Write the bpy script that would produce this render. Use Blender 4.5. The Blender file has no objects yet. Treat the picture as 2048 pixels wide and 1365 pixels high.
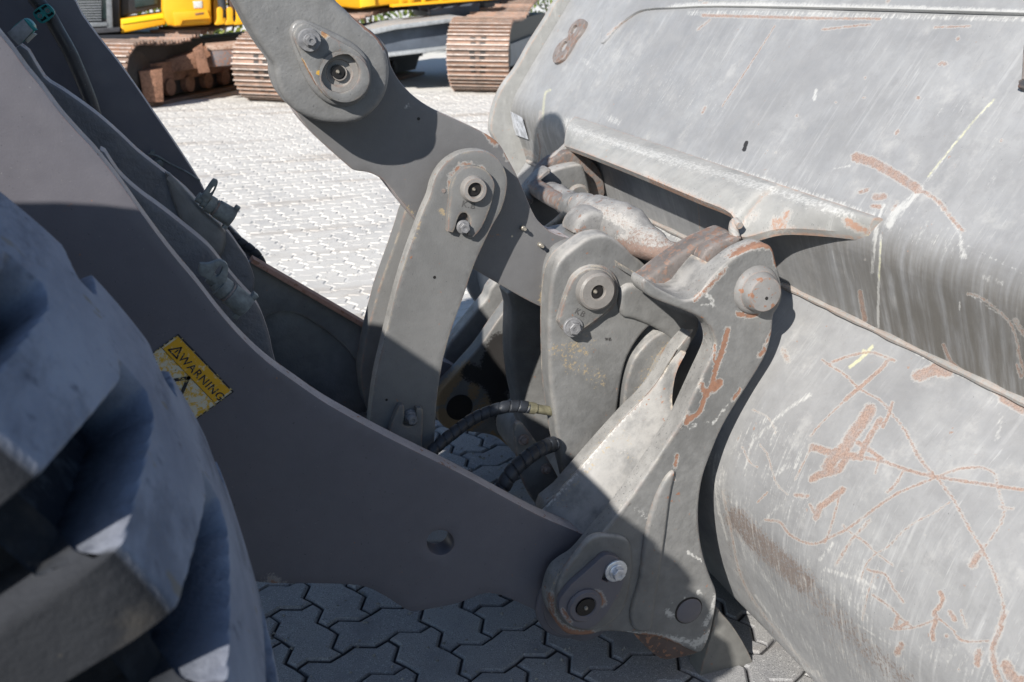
import bpy, math, random
import numpy as np
from mathutils import Vector, Matrix
from mathutils.geometry import delaunay_2d_cdt

S = bpy.context.scene
C = S.collection
random.seed(7); RNG = np.random.default_rng(11)

# ------------------------------------------------------------------ camera, light, exposure
F_PX = 1991.0
PITCH, YAW, CAM_H = 20.4519, 19.6321, 1.5
th, yaw = math.radians(PITCH), math.radians(YAW)
fwh = np.array([math.sin(yaw), math.cos(yaw), 0.0]); UPZ = np.array([0, 0, 1.0])
RT = np.array([math.cos(yaw), -math.sin(yaw), 0.0])
FW = fwh * math.cos(th) - UPZ * math.sin(th); UU = fwh * math.sin(th) + UPZ * math.cos(th)
CAM = np.array([0, 0, CAM_H])
cd = bpy.data.cameras.new("camera"); cam = bpy.data.objects.new("camera", cd); C.objects.link(cam)
m = Matrix(((RT[0], UU[0], -FW[0], CAM[0]), (RT[1], UU[1], -FW[1], CAM[1]), (RT[2], UU[2], -FW[2], CAM[2]), (0, 0, 0, 1)))
cam.matrix_world = m
cd.sensor_width = 36; cd.lens = 36 * F_PX / 2048; cd.clip_start = 0.05; cd.clip_end = 500
cd.dof.use_dof = True; cd.dof.focus_distance = 2.0; cd.dof.aperture_fstop = 7.1
S.camera = cam
SUN_TRAVEL = Vector((1.13, 1.0, -0.975)).normalized()
world = bpy.data.worlds.new("World"); S.world = world; world.use_nodes = True
wn = world.node_tree.nodes; sky = wn.new("ShaderNodeTexSky"); sky.sky_type = 'NISHITA'; sky.sun_disc = False
sky.sun_elevation = math.asin(-SUN_TRAVEL.z); sky.sun_rotation = math.radians(225)
sky.air_density = 1.0; sky.dust_density = .4; sky.ozone_density = 2.5
world.node_tree.links.new(sky.outputs[0], wn["Background"].inputs[0]); wn["Background"].inputs[1].default_value = 0.082
sd = bpy.data.lights.new("sun", 'SUN'); sd.energy = 4.4; sd.angle = math.radians(0.53); sd.color = (1, 0.955, 0.89)
sun = bpy.data.objects.new("sun", sd); C.objects.link(sun)
sun.rotation_euler = SUN_TRAVEL.to_track_quat('-Z', 'Y').to_euler(); sun.location = (-5, -5, 8)
S.view_settings.view_transform = 'Standard'; S.view_settings.look = 'None'
S.view_settings.exposure = 0.74; S.view_settings.gamma = 1
S.cycles.max_bounces = 6

# ------------------------------------------------------------------ geometry helpers (a pixel of the photograph on a plane of known distance)
def ray(x, y): return RT * (x - 1024) - UU * (y - 682.5) + FW * F_PX
def P(x, y, Y): r = ray(x, y); return r * (Y / r[1]) + CAM
def PG(x, y, z=0.0): r = ray(x, y); return r * ((z - CAM_H) / r[2]) + CAM
def PP(x, y, o, n): r = ray(x, y); return CAM + r * (np.dot(o - CAM, n) / np.dot(r, n))
def proj(v):
    v = np.asarray(v, float) - CAM; d = v @ FW; d = np.where(np.abs(d) < 1e-6, 1e-6, d)
    return 1024 + F_PX * (v @ RT) / d, 682.5 - F_PX * (v @ UU) / d, d
def rad(px, x, y, Y): return float(np.linalg.norm(P(x + px, y, Y) - P(x, y, Y)))

def cr_closed(pts, n=3):
    """closed outline; a third element marks a corner"""
    Np = len(pts); corner = [len(p) > 2 for p in pts]; q = [np.array(p[:2], float) for p in pts]; out = []
    if n <= 1: return q
    for i in range(Np):
        p1, p2 = q[i], q[(i + 1) % Np]
        p0 = q[i - 1] if not corner[i] else p1 - (p2 - p1) * .5
        p3 = q[(i + 2) % Np] if not corner[(i + 1) % Np] else p2 + (p2 - p1) * .5
        for k in range(n):
            t = k / n
            out.append(.5 * ((2 * p1) + (p2 - p0) * t + (2 * p0 - 5 * p1 + 4 * p2 - p3) * t * t + (3 * p1 - p0 - 3 * p2 + p3) * t ** 3))
    return out
def cr_open(pts, n=8):
    q = [np.array(p, float) for p in pts]; out = []
    for i in range(len(q) - 1):
        p1, p2 = q[i], q[i + 1]; p0 = q[i - 1] if i else 2 * p1 - p2; p3 = q[i + 2] if i + 2 < len(q) else 2 * p2 - p1
        for k in range(n):
            t = k / n
            out.append(.5 * ((2 * p1) + (p2 - p0) * t + (2 * p0 - 5 * p1 + 4 * p2 - p3) * t * t + (3 * p1 - p0 - 3 * p2 + p3) * t ** 3))
    out.append(q[-1]); return out
def circle_px(x, y, rx, ry=None, n=24, rot=0):
    ry = ry or rx; c, s = math.cos(rot), math.sin(rot)
    return [(x + rx * math.cos(a) * c - ry * math.sin(a) * s, y + rx * math.cos(a) * s + ry * math.sin(a) * c) for a in [2 * math.pi * k / n for k in range(n)]]

def empty(name, loc, label, cat, group=None):
    o = bpy.data.objects.new(name, None); C.objects.link(o); o.location = loc; o.empty_display_size = .1
    o['label'] = label; o['category'] = cat
    if group: o['group'] = group
    return o
def link_mesh(name, me, mat, parent=None, smooth=35):
    o = bpy.data.objects.new(name, me); C.objects.link(o)
    if mat and not me.materials: me.materials.append(mat)
    if smooth:
        me.polygons.foreach_set('use_smooth', np.ones(len(me.polygons), bool))
        me.set_sharp_from_angle(angle=math.radians(smooth))
    if parent is not None:
        o.parent = parent
        w = Vector((0, 0, 0)); p = parent
        while p is not None: w += p.location; p = p.parent
        o.location = -w
    return o
def mesh(name, V, Fc, mat, parent=None, smooth=35):
    me = bpy.data.meshes.new(name); me.from_pydata([tuple(map(float, v)) for v in V], [], [tuple(map(int, f)) for f in Fc]); me.update()
    return link_mesh(name, me, mat, parent, smooth)
def join(parts):
    V, Fc, b = [], [], 0
    for v, f in parts:
        V += list(v); Fc += [tuple(i + b for i in q) for q in f]; b += len(v)
    return V, Fc

def offset_loop(L, d):
    """move a 2-D loop to its left by d (inward for a counter-clockwise loop)"""
    n = len(L); out = []
    for i in range(n):
        a, b, c = L[i - 1], L[i], L[(i + 1) % n]
        e1 = b - a; e2 = c - b; l1 = np.linalg.norm(e1) or 1e-9; l2 = np.linalg.norm(e2) or 1e-9
        n1 = np.array([-e1[1], e1[0]]) / l1; n2 = np.array([-e2[1], e2[0]]) / l2
        mvec = n1 + n2; ll = np.linalg.norm(mvec)
        mvec = mvec / ll if ll > 1e-6 else n1
        out.append(b + mvec * d / max(.5, float(np.dot(mvec, n1))))
    return out
def area2(L): return .5 * sum(L[i - 1][0] * L[i][1] - L[i][0] * L[i - 1][1] for i in range(len(L)))

def inside(p, L):
    r = np.zeros(len(p), bool); a = L; b = np.roll(L, -1, axis=0)
    for (x0, y0), (x1, y1) in zip(a.tolist(), b.tolist()):
        if y0 == y1: continue
        c = (p[:, 1] < y0) != (p[:, 1] < y1); r ^= c & (p[:, 0] < (x1 - x0) * (p[:, 1] - y0) / (y1 - y0) + x0)
    return r
def slab_geo(outer, holes, o, e1, e2, en, t, bev=.003, seg=2, grid=0, wobble=0):
    """outline in plane coordinates -> slab; front face at o, thickness t along en (away from camera)"""
    loops = []
    for k, L in enumerate([outer] + list(holes)):
        L = [np.array(p) for p in L]; a = area2(L)
        if (k == 0 and a < 0) or (k > 0 and a > 0): L = L[::-1]
        loops.append(L)
    V, Fc, rings = [], [], []
    prof = [(bev * (1 - math.sin(math.pi / 2 * s / seg)), bev * (1 - math.cos(math.pi / 2 * s / seg))) for s in range(seg + 1)] if bev > 0 else [(0, 0)]
    for L in loops:
        R = []
        for ins, dep in prof:
            LL = offset_loop(L, ins) if ins > 1e-7 else L
            R.append(len(V)); V += [o + e1 * p[0] + e2 * p[1] + en * dep for p in LL]
        R.append(len(V)); V += [o + e1 * p[0] + e2 * p[1] + en * t for p in L]
        n = len(L)
        for a, b in zip(R[:-1], R[1:]):
            for i in range(n):
                j = (i + 1) % n; Fc.append((a + i, b + i, b + j, a + j))
        rings.append((R[0], R[-1], n, offset_loop(L, prof[0][0]) if prof[0][0] > 1e-7 else L, L))
    for front in (True, False):
        co, ed, idx = [], [], []
        for r0, r1, n, Lf, Lb in rings:
            b = len(co); LL = Lf if front else Lb
            co += [Vector((float(p[0]), float(p[1]))) for p in LL]; idx += [(r0 if front else r1) + i for i in range(n)]
            ed += [(b + i, b + (i + 1) % n) for i in range(n)]
        ng = 0
        if front and grid:
            A = np.array([tuple(c) for c in co]); lo, hi = A.min(0), A.max(0)
            gx, gy = np.meshgrid(np.arange(lo[0] + grid / 2, hi[0], grid), np.arange(lo[1] + grid / 2, hi[1], grid * .866))
            gx[1::2] += grid / 2; g = np.stack([gx.ravel(), gy.ravel()], 1)
            d = np.full(len(g), 9e9)
            for i in range(0, len(A), 400): d = np.minimum(d, np.sqrt(((g[:, None, :] - A[None, i:i + 400]) ** 2).sum(2)).min(1))
            g = g[d > grid * .6]; ng = len(g); co += [Vector((float(p[0]), float(p[1]))) for p in g]
        vo, _, fo, ov, _, _ = delaunay_2d_cdt(co, ed, [], 0, 1e-7, True)
        if fo:
            va = np.array([(v.x, v.y) for v in vo]); cen = va[np.array([tuple(q[:3]) for q in fo])].mean(1); ins = np.zeros(len(cen), int)
            for r0, r1, n, Lf, Lb in rings: ins ^= inside(cen, np.array(Lf if front else Lb)).astype(int)
            fo = [q for q, k in zip(fo, ins) if k]
        mp = []
        for k, v in enumerate(vo):
            src = [s for s in ov[k] if s < len(idx)]
            if src: mp.append(idx[src[0]])
            else:
                dz = RNG.normal() * wobble if front else 0
                mp.append(len(V)); V.append(o + e1 * v.x + e2 * v.y + en * (dz if front else t))
        for f in fo:
            q = [mp[i] for i in f]
            if len(set(q)) < 3: continue
            Fc.append(tuple(q) if front else tuple(q[::-1]))
    return V, Fc
EX, EY, EZ = np.array([1., 0, 0]), np.array([0, 1., 0]), np.array([0, 0, 1.])
def plate_geo(pts, Y, t, bev=.003, seg=2, grid=0, holes=(), n=3, plane=None, wobble=0):
    if plane is None:
        o, e1, e2, en = np.array([0, Y, 0.]), EX, EZ, EY
        f = lambda p: (lambda w: np.array([w[0], w[2]]))(P(p[0], p[1], Y))
    else:
        o, e1, e2, en = plane
        f = lambda p: (lambda w: np.array([np.dot(w - o, e1), np.dot(w - o, e2)]))(PP(p[0], p[1], o, en))
    outer = [f(p) for p in cr_closed(pts, n)]; hl = [[f(p) for p in h] for h in holes]
    return slab_geo(outer, hl, o, e1, e2, en, t, bev, seg, grid, wobble)
def plate(name, pts, Y, t, mat, parent=None, **k):
    V, Fc = plate_geo(pts, Y, t, **k); return mesh(name, V, Fc, mat, parent)

def lathe_geo(prof, c, axis=(0, 1, 0), n=40, hexn=0):
    """prof: (radius, distance along axis)"""
    ax = np.array(axis, float); ax /= np.linalg.norm(ax)
    u = np.cross(ax, [0, 0, 1.]); u = u / np.linalg.norm(u) if np.linalg.norm(u) > .1 else np.array([1., 0, 0]); v = np.cross(ax, u)
    n = hexn or n; V, Fc = [], []
    for r, d in prof:
        for k in range(n):
            a = 2 * math.pi * (k + .25) / n; V.append(np.array(c) + ax * d + (u * math.cos(a) + v * math.sin(a)) * r)
    for i in range(len(prof) - 1):
        for k in range(n):
            j = (k + 1) % n; Fc.append((i * n + k, i * n + j, (i + 1) * n + j, (i + 1) * n + k))
    Fc.append(tuple(range(n))[::-1]); b = (len(prof) - 1) * n; Fc.append(tuple(range(b, b + n)))
    return V, Fc
def fix_normals(o):
    import bmesh
    bm = bmesh.new(); bm.from_mesh(o.data); bmesh.ops.recalc_face_normals(bm, faces=bm.faces); bm.to_mesh(o.data); bm.free()
    o.data.set_sharp_from_angle(angle=math.radians(35)); return o
def lathe(name, prof, c, mat, parent, axis=(0, 1, 0), n=40, hexn=0):
    V, Fc = lathe_geo(prof, c, axis, n, hexn); return fix_normals(mesh(name, V, Fc, mat, parent))
def lathe_px(name, x, y, Y, prof, mat, parent, n=40):
    """prof: (radius in pixels at that place, depth in metres; negative is towards the camera)"""
    s = rad(1, x, y, Y); return lathe(name, [(r * s, d) for r, d in prof], P(x, y, Y), mat, parent, n=n)
def bolt(name, x, y, Y, washer_px, head_px, mat, parent, wt=.005, ht=.014):
    s = rad(1, x, y, Y); c = P(x, y, Y); w, h = washer_px * s, head_px * s
    a = lathe_geo([(w * .3, 0), (w, 0), (w, -wt * .8), (w * .94, -wt), (w * .3, -wt)], c, n=28)
    fl = lathe_geo([(h * 1.32, -wt), (h * 1.32, -wt - ht * .18), (h * 1.2, -wt - ht * .25)], c, n=24)
    b = lathe_geo([(h * 1.08, -wt - ht * .2), (h * 1.08, -wt - ht * .9), (h * .95, -wt - ht), (h * .45, -wt - ht), (h * .4, -wt - ht * .9)], c, hexn=6)
    V, Fc = join([a, fl, b]); return fix_normals(mesh(name, V, Fc, mat, parent))
def tube_geo(pts, rr, n=16, steps=8, groove=None):
    q = cr_open([np.append(p, r) for p, r in zip(pts, rr)], steps); V, Fc = [], []; up = np.array([0.13, .2, .97]); s = 0
    for i, w in enumerate(q):
        p, r = w[:3], w[3]; d = q[min(i + 1, len(q) - 1)][:3] - q[max(i - 1, 0)][:3]; d /= np.linalg.norm(d) or 1
        u = np.cross(d, up); u /= np.linalg.norm(u); v = np.cross(d, u)
        if i: s += np.linalg.norm(p - q[i - 1][:3])
        for k in range(n):
            a = 2 * math.pi * k / n; rk = r
            if groove:
                ph = (s / groove + k / n) % 1; rk = r * (.87 if ph < .13 else 1.0 + .03 * math.sin(math.pi * ph))
            V.append(p + (u * math.cos(a) + v * math.sin(a)) * rk)
    for i in range(len(q) - 1):
        for k in range(n):
            j = (k + 1) % n; Fc.append((i * n + k, i * n + j, (i + 1) * n + j, (i + 1) * n + k))
    Fc.append(tuple(range(n))[::-1]); b = (len(q) - 1) * n; Fc.append(tuple(range(b, b + n))); return V, Fc
def tube(name, pts, rr, mat, parent, n=16, steps=8, groove=None):
    V, Fc = tube_geo(pts, rr if hasattr(rr, '__len__') else [rr] * len(pts), n, steps, groove); return fix_normals(mesh(name, V, Fc, mat, parent, 40))
def box_geo(c, sx, sy, sz, ax=EX, ay=EY, az=EZ, bev=0):
    c = np.array(c, float)
    L = [np.array(p) for p in ((-sx / 2, -sz / 2), (sx / 2, -sz / 2), (sx / 2, sz / 2), (-sx / 2, sz / 2))]
    return slab_geo(L, [], c - ay * sy / 2, ax, az, ay, sy, bev, 2 if bev else 1)
def sheet(name, rows, t, mat, parent, away):
    """a curved plate of real thickness through rows of points; away = direction of the hidden side"""
    R = np.array(rows, float); nr, nc = R.shape[:2]; B = R + np.array(away) * t
    V = list(R.reshape(-1, 3)) + list(B.reshape(-1, 3)); Fc = []; b = nr * nc
    for i in range(nr - 1):
        for j in range(nc - 1):
            a = i * nc + j; Fc.append((a, a + 1, a + nc + 1, a + nc)); Fc.append((b + a, b + a + nc, b + a + nc + 1, b + a + 1))
    edge = [i * nc for i in range(nr)] + [(nr - 1) * nc + j for j in range(1, nc)] + [i * nc + nc - 1 for i in range(nr - 2, -1, -1)] + [j for j in range(nc - 2, 0, -1)]
    for i in range(len(edge)):
        p, q = edge[i], edge[(i + 1) % len(edge)]; Fc.append((p, q, b + q, b + p))
    return fix_normals(mesh(name, V, Fc, mat, parent))
def text_geo(s, o, e1, e2, en, size, depth, bold=0.0, space=1.0):
    cu = bpy.data.curves.new("t", 'FONT'); cu.body = s; cu.size = 1; cu.extrude = .5; cu.offset = bold; cu.resolution_u = 3; cu.space_character = space
    ob = bpy.data.objects.new("t", cu); C.objects.link(ob); me = bpy.data.meshes.new_from_object(ob.evaluated_get(bpy.context.evaluated_depsgraph_get()))
    V = [o + e1 * v.co.x * size + e2 * v.co.y * size - en * v.co.z * depth for v in me.vertices]; Fc = [tuple(p.vertices) for p in me.polygons]
    bpy.data.objects.remove(ob); bpy.data.curves.remove(cu); bpy.data.meshes.remove(me); return V, Fc

def dist_px(X, Yp, pts):
    d = np.full(len(X), 1e9)
    for (x0, y0), (x1, y1) in zip(pts[:-1], pts[1:]):
        dx, dy = x1 - x0, y1 - y0; l2 = dx * dx + dy * dy or 1e-9
        t = np.clip(((X - x0) * dx + (Yp - y0) * dy) / l2, 0, 1); d = np.minimum(d, np.hypot(X - x0 - t * dx, Yp - y0 - t * dy))
    return d
def wear(o, name, strokes):
    """worn marks of the thing itself, stored on its own surface points; strokes: (polyline, half-width px, strength)"""
    me = o.data; n = len(me.vertices); co = np.empty(n * 3); me.vertices.foreach_get('co', co); co = co.reshape(-1, 3)
    X, Yp, _ = proj(co); val = np.zeros(n)
    for pts, w, s in strokes:
        if len(pts) == 1: d = np.hypot(X - pts[0][0], Yp - pts[0][1])
        else:
            q = cr_open([np.array(p, float) for p in pts], 6) if len(pts) > 2 else pts
            d = dist_px(X, Yp, [tuple(p) for p in q])
        val = np.maximum(val, s * np.clip(1.5 - d / w, 0, 1))
    at = me.attributes.get(name) or me.attributes.new(name, 'FLOAT', 'POINT'); at.data.foreach_set('value', val.astype(np.float32))

# ------------------------------------------------------------------ materials
class NB:
    def __init__(s, name):
        s.m = bpy.data.materials.new(name); s.m.use_nodes = True; s.t = s.m.node_tree; s.b = s.t.nodes["Principled BSDF"]
        s.co = s.n("ShaderNodeTexCoord").outputs["Object"]
    def n(s, t, **k):
        x = s.t.nodes.new(t)
        for a, v in k.items(): setattr(x, a, v)
        return x
    def l(s, a, b): s.t.links.new(a, b)
    def noise(s, scale, detail=4, rough=.55, vec=None, dist=0):
        x = s.n("ShaderNodeTexNoise"); x.inputs["Scale"].default_value = scale; x.inputs["Detail"].default_value = detail
        x.inputs["Roughness"].default_value = rough; x.inputs["Distortion"].default_value = dist; s.l(vec or s.co, x.inputs["Vector"]); return x.outputs["Fac"]
    def stretch(s, v, rot=(0, 0, 0)):
        x = s.n("ShaderNodeMapping"); x.inputs["Scale"].default_value = v; x.inputs["Rotation"].default_value = rot; s.l(s.co, x.inputs["Vector"]); return x.outputs[0]
    def mr(s, v, a, b, c=0, d=1):
        x = s.n("ShaderNodeMapRange", interpolation_type='SMOOTHSTEP'); s.l(v, x.inputs[0])
        for i, q in enumerate((a, b, c, d)): x.inputs[1 + i].default_value = q
        return x.outputs[0]
    def math(s, op, a, b=None, clamp=False):
        x = s.n("ShaderNodeMath", operation=op, use_clamp=clamp)
        for i, q in enumerate((a, b)):
            if q is None: continue
            if isinstance(q, (int, float)): x.inputs[i].default_value = q
            else: s.l(q, x.inputs[i])
        return x.outputs[0]
    def mix(s, f, a, b, mode='MIX'):
        x = s.n("ShaderNodeMix", data_type='RGBA', blend_type=mode); s.inp(x.inputs[0], f); s.inp(x.inputs[6], a); s.inp(x.inputs[7], b); return x.outputs[2]
    def inp(s, sock, v):
        if isinstance(v, tuple): sock.default_value = v if len(v) == 4 else v + (1,)
        elif isinstance(v, (int, float)): sock.default_value = v
        else: s.l(v, sock)
    def attr(s, name): x = s.n("ShaderNodeAttribute", attribute_name=name); return x.outputs["Fac"]
    def edge(s, r):
        bv = s.n("ShaderNodeBevel", samples=4); bv.inputs[0].default_value = r; g = s.n("ShaderNodeNewGeometry")
        d = s.n("ShaderNodeVectorMath", operation='DOT_PRODUCT'); s.l(bv.outputs[0], d.inputs[0]); s.l(g.outputs["Normal"], d.inputs[1])
        return s.math('SUBTRACT', 1.0, d.outputs["Value"])
    def bump(s, h, dist, strength=1):
        x = s.n("ShaderNodeBump"); x.inputs["Strength"].default_value = strength; x.inputs["Distance"].default_value = dist; s.l(h, x.inputs["Height"]); return x.outputs[0]

def paint(name, col, rough=.5, spec=.4, var=.18, edge=.006, edgecol=(.30, .27, .23), edge_amt=.8, rustspots=.70, specks=.66, bump=.0006, bscale=260, dust=.0,
          rustcol=((.30, .155, .095), (.17, .085, .055)), streak=0.0, uvstreak=0, tancol=(.36, .29, .19), yelcol=(.62, .60, .36)):
    b = NB(name); base = col
    v = b.mr(b.noise(5, 6, .6), .25, .75, 1 - var, 1 + var); v2 = b.mr(b.noise(38, 4), .3, .7, 1 - var * .5, 1 + var * .5)
    vv = b.math('MULTIPLY', v, v2)
    c = b.n("ShaderNodeVectorMath", operation='SCALE'); c.inputs[0].default_value = base; b.l(vv, c.inputs[3]); c = c.outputs[0]
    if streak:
        sn = b.noise(26, 5, .65, b.stretch((1.0, .12, .35), (0, 0, 0)))
        c = b.mix(b.math('MULTIPLY', b.mr(sn, .52, .78), streak), c, (.55, .55, .52))
        sd_ = b.noise(60, 4, .6, b.stretch((.2, 1.0, .06), (.0, .5, .2)))
        c = b.mix(b.math('MULTIPLY', b.mr(sd_, .58, .75), streak * .8), c, (.50, .50, .48))
    if uvstreak:
        cx_ = b.n("ShaderNodeCombineXYZ"); b.l(b.attr("su"), cx_.inputs[0]); b.l(b.attr("sv"), cx_.inputs[1])
        mp = b.n("ShaderNodeMapping"); mp.inputs["Scale"].default_value = (5, 75, 1); mp.inputs["Rotation"].default_value = (0, 0, .10); b.l(cx_.outputs[0], mp.inputs["Vector"])
        mp2 = b.n("ShaderNodeMapping"); mp2.inputs["Scale"].default_value = (14, 230, 1); mp2.inputs["Rotation"].default_value = (0, 0, -.16); b.l(cx_.outputs[0], mp2.inputs["Vector"])
        big = b.mr(b.noise(4, 5, .6), .36, .62)
        c = b.mix(b.math('MULTIPLY', b.math('MULTIPLY', b.mr(b.noise(1, 5, .6, mp.outputs[0]), .50, .72), big), .42), c, (.50, .50, .50))
        c = b.mix(b.math('MULTIPLY', b.math('MULTIPLY', b.mr(b.noise(1, 4, .6, mp2.outputs[0]), .60, .72), big), .5), c, (.58, .58, .57))
        c = b.mix(b.math('MULTIPLY', b.mr(b.noise(1, 4, .6, mp2.outputs[0]), .40, .30), .28), c, (.17, .17, .175))
        c = b.mix(b.math('MULTIPLY', b.mr(b.noise(11, 6, .7), .54, .70), .30), c, (.50, .49, .47))
        c = b.mix(b.math('MULTIPLY', b.mr(b.noise(2.6, 5, .6), .46, .64), .55), c, (.19, .192, .197)); c = b.mix(b.math('MULTIPLY', b.mr(b.noise(34, 6, .7), .50, .66), .28), c, (.18, .18, .185))
        gr = b.attr("grime_shade"); mp3 = b.n("ShaderNodeMapping"); mp3.inputs["Scale"].default_value = (6, 45, 1); b.l(cx_.outputs[0], mp3.inputs["Vector"])
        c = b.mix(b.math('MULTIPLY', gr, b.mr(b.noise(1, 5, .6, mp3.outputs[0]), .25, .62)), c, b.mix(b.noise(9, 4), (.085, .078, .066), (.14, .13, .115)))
    if dust:
        g = b.n("ShaderNodeNewGeometry"); sp = b.n("ShaderNodeSeparateXYZ"); b.l(g.outputs["Normal"], sp.inputs[0])
        dz = b.math('MULTIPLY', b.mr(sp.outputs["Z"], .1, .95), b.mr(b.noise(17, 6, .65), .28, .62)); c = b.mix(b.math('MULTIPLY', dz, dust), c, (.50, .48, .45))
    sp1 = b.mr(b.noise(230, 2, .5), specks + .075, specks + .11); c = b.mix(b.math('MULTIPLY', sp1, .24), c, (.36, .355, .34))
    sp2 = b.mr(b.noise(210, 2, .5, b.stretch((1.1, 1.3, 1))), specks + .045, specks + .09); c = b.mix(b.math('MULTIPLY', sp2, .7), c, (.05, .05, .055))
    rs = b.mr(b.math('ADD', b.noise(70, 3, .6), b.math('MULTIPLY', b.math('SUBTRACT', b.noise(9, 3), .5), .35)), rustspots, rustspots + .05)
    rc = b.mix(b.noise(120, 4), rustcol[0], rustcol[1]); c = b.mix(rs, c, rc)
    if edge:
        e = b.math('MULTIPLY', b.mr(b.edge(edge), .012, .16), b.mr(b.noise(55, 6, .7), .36, .60)); c = b.mix(b.math('MULTIPLY', e, edge_amt), c, b.mix(b.mr(b.noise(34, 4), .42, .58), edgecol, rc))
    n2 = b.math('SUBTRACT', b.noise(150, 5, .65), .5)
    tn = b.mr(b.math('ADD', b.math('MULTIPLY', b.attr("tan"), 1.0), b.math('MULTIPLY', b.math('SUBTRACT', b.noise(150, 7, .75), .5), 2.6)), .45, .62); tn = b.math('MULTIPLY', tn, b.mr(b.attr("tan"), .03, .16)); c = b.mix(tn, c, b.mix(b.noise(200, 3), tancol, tuple(x * .6 for x in tancol)))
    on = lambda a_: b.mr(a_, .03, .16)
    nsc = b.math('MULTIPLY', n2, 2.4)
    if uvstreak:
        mp4 = b.n("ShaderNodeMapping"); mp4.inputs["Scale"].default_value = (11, 130, 1); mp4.inputs["Rotation"].default_value = (0, 0, .42); b.l(cx_.outputs[0], mp4.inputs["Vector"])
        nsc = b.math('ADD', b.math('MULTIPLY', n2, 1.2), b.math('MULTIPLY', b.math('SUBTRACT', b.noise(1, 6, .7, mp4.outputs[0]), .5), 2.2))
    asc = b.attr("scratch"); sc = b.math('MULTIPLY', b.mr(b.math('ADD', asc, nsc), .38, .95), on(asc)); c = b.mix(b.math('MULTIPLY', sc, .62), c, (.56, .555, .53))
    ye = b.math('MULTIPLY', b.mr(b.math('ADD', b.attr("yellow"), b.math('MULTIPLY', n2, .8)), .4, .8), b.mr(b.attr("yellow"), .03, .16)); c = b.mix(b.math('MULTIPLY', ye, .7), c, yelcol)
    rr0 = b.math('ADD', b.attr("rust"), b.math('MULTIPLY', b.math('ADD', n2, b.math('MULTIPLY', b.math('SUBTRACT', b.noise(420, 3, .6), .5), .5)), 1.3))
    onr = on(b.attr("rust")); halo = b.math('MULTIPLY', onr, b.math('MULTIPLY', b.mr(rr0, .16, .34), b.mr(rr0, .75, .5))); c = b.mix(b.math('MULTIPLY', halo, .38), c, (.46, .44, .41))
    ra = b.math('MULTIPLY', onr, b.mr(rr0, .36, .78)); rc = b.mix(b.mr(b.noise(330, 4, .7), .38, .62), rustcol[0], rustcol[1]) if uvstreak else rc; ra = b.math('MULTIPLY', ra, b.mr(b.noise(60, 5, .7), .30, .60, .45, 1)) if uvstreak else ra; c = b.mix(b.math('MULTIPLY', ra, .92), c, rc)
    dk = b.math('MULTIPLY', b.mr(b.math('ADD', b.attr("dark"), b.math('MULTIPLY', n2, 1.2)), .4, .7), b.mr(b.attr("dark"), .03, .16)); c = b.mix(dk, c, (.03, .028, .027))
    if name.startswith("rust_worn_track"):
        sc_ = b.n("ShaderNodeVectorMath", operation='SCALE'); b.l(c, sc_.inputs[0]); b.l(b.mr(b.n("ShaderNodeObjectInfo").outputs["Random"], 0, 1, .62, 1.25), sc_.inputs[3]); c = sc_.outputs[0]
    b.l(c, b.b.inputs["Base Color"]); b.b.inputs["Specular IOR Level"].default_value = spec
    b.l(b.math('ADD', b.mr(b.noise(22, 5, .6), .3, .7, rough - .08, rough + .12), b.math('MULTIPLY', ra, .25)), b.b.inputs["Roughness"])
    h = b.math('ADD', b.math('MULTIPLY', b.noise(bscale, 3, .6), .7), b.math('MULTIPLY', b.noise(28, 4, .5), 1.6)); h = b.math('SUBTRACT', h, b.math('MULTIPLY', ra, .35))
    b.l(b.bump(h, bump), b.b.inputs["Normal"]); return b.m
def plain(name, col, rough=.5, metallic=0, var=.2, scale=30, bump=0, bscale=200, spec=.4):
    b = NB(name); v = b.mr(b.noise(scale, 5, .6), .28, .72, 1 - var, 1 + var)
    c = b.n("ShaderNodeVectorMath", operation='SCALE'); c.inputs[0].default_value = col; b.l(v, c.inputs[3]); b.l(c.outputs[0], b.b.inputs["Base Color"])
    b.b.inputs["Roughness"].default_value = rough; b.b.inputs["Metallic"].default_value = metallic; b.b.inputs["Specular IOR Level"].default_value = spec
    if bump: b.l(b.bump(b.noise(bscale, 3), bump), b.b.inputs["Normal"])
    return b.m

def edge_mat(o, mat, lim=.62, up=None):
    me = o.data; me.materials.append(mat); n = np.empty(len(me.polygons) * 3); me.polygons.foreach_get('normal', n); n = n.reshape(-1, 3)
    k = np.abs(n[:, 1]) < lim; me.polygons.foreach_set('material_index', k.astype(np.int32)); return o
GREY = (.135, .133, .134)
M_arm = paint("grey_arm_paint", (.116, .112, .127), .46, var=.05, edge=.004, edgecol=(.25, .17, .13), edge_amt=.7, specks=.665, rustspots=.73, bump=.0003)
M_aedge = paint("worn_primer_lit_edge", (.37, .335, .33), .6, edge=.004, edgecol=(.24, .15, .11), edge_amt=.8, specks=.62, rustspots=.64, var=.15)  # worn primer, lightened further to stand for sky and bounced light
M_cedge = paint("worn_lit_edge", (.225, .22, .21), .55, edge=0, specks=.60, rustspots=.69, var=.25, bump=.001)
M_lev = paint("grey_lever_paint", (.125, .124, .126), .46, var=.06, edgecol=(.28, .25, .21), specks=.70, rustspots=.735, bump=.0004)
M_link = paint("grey_link_paint", (.14, .14, .138), .5, var=.09, edgecol=(.34, .28, .20), edge=.009, edge_amt=.95, specks=.67, rustspots=.725)
M_cast = paint("grey_cast_paint", (.15, .15, .148), .40, yelcol=(.75, .42, .03), bump=.0010, bscale=190, edge=.008, edgecol=(.30, .27, .23), specks=.67, rustspots=.725)
M_rib = paint("grey_rough_cast", (.125, .127, .138), .45, var=.10, bump=.0028, bscale=120, edge=0, specks=.70, rustspots=.75)
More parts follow.
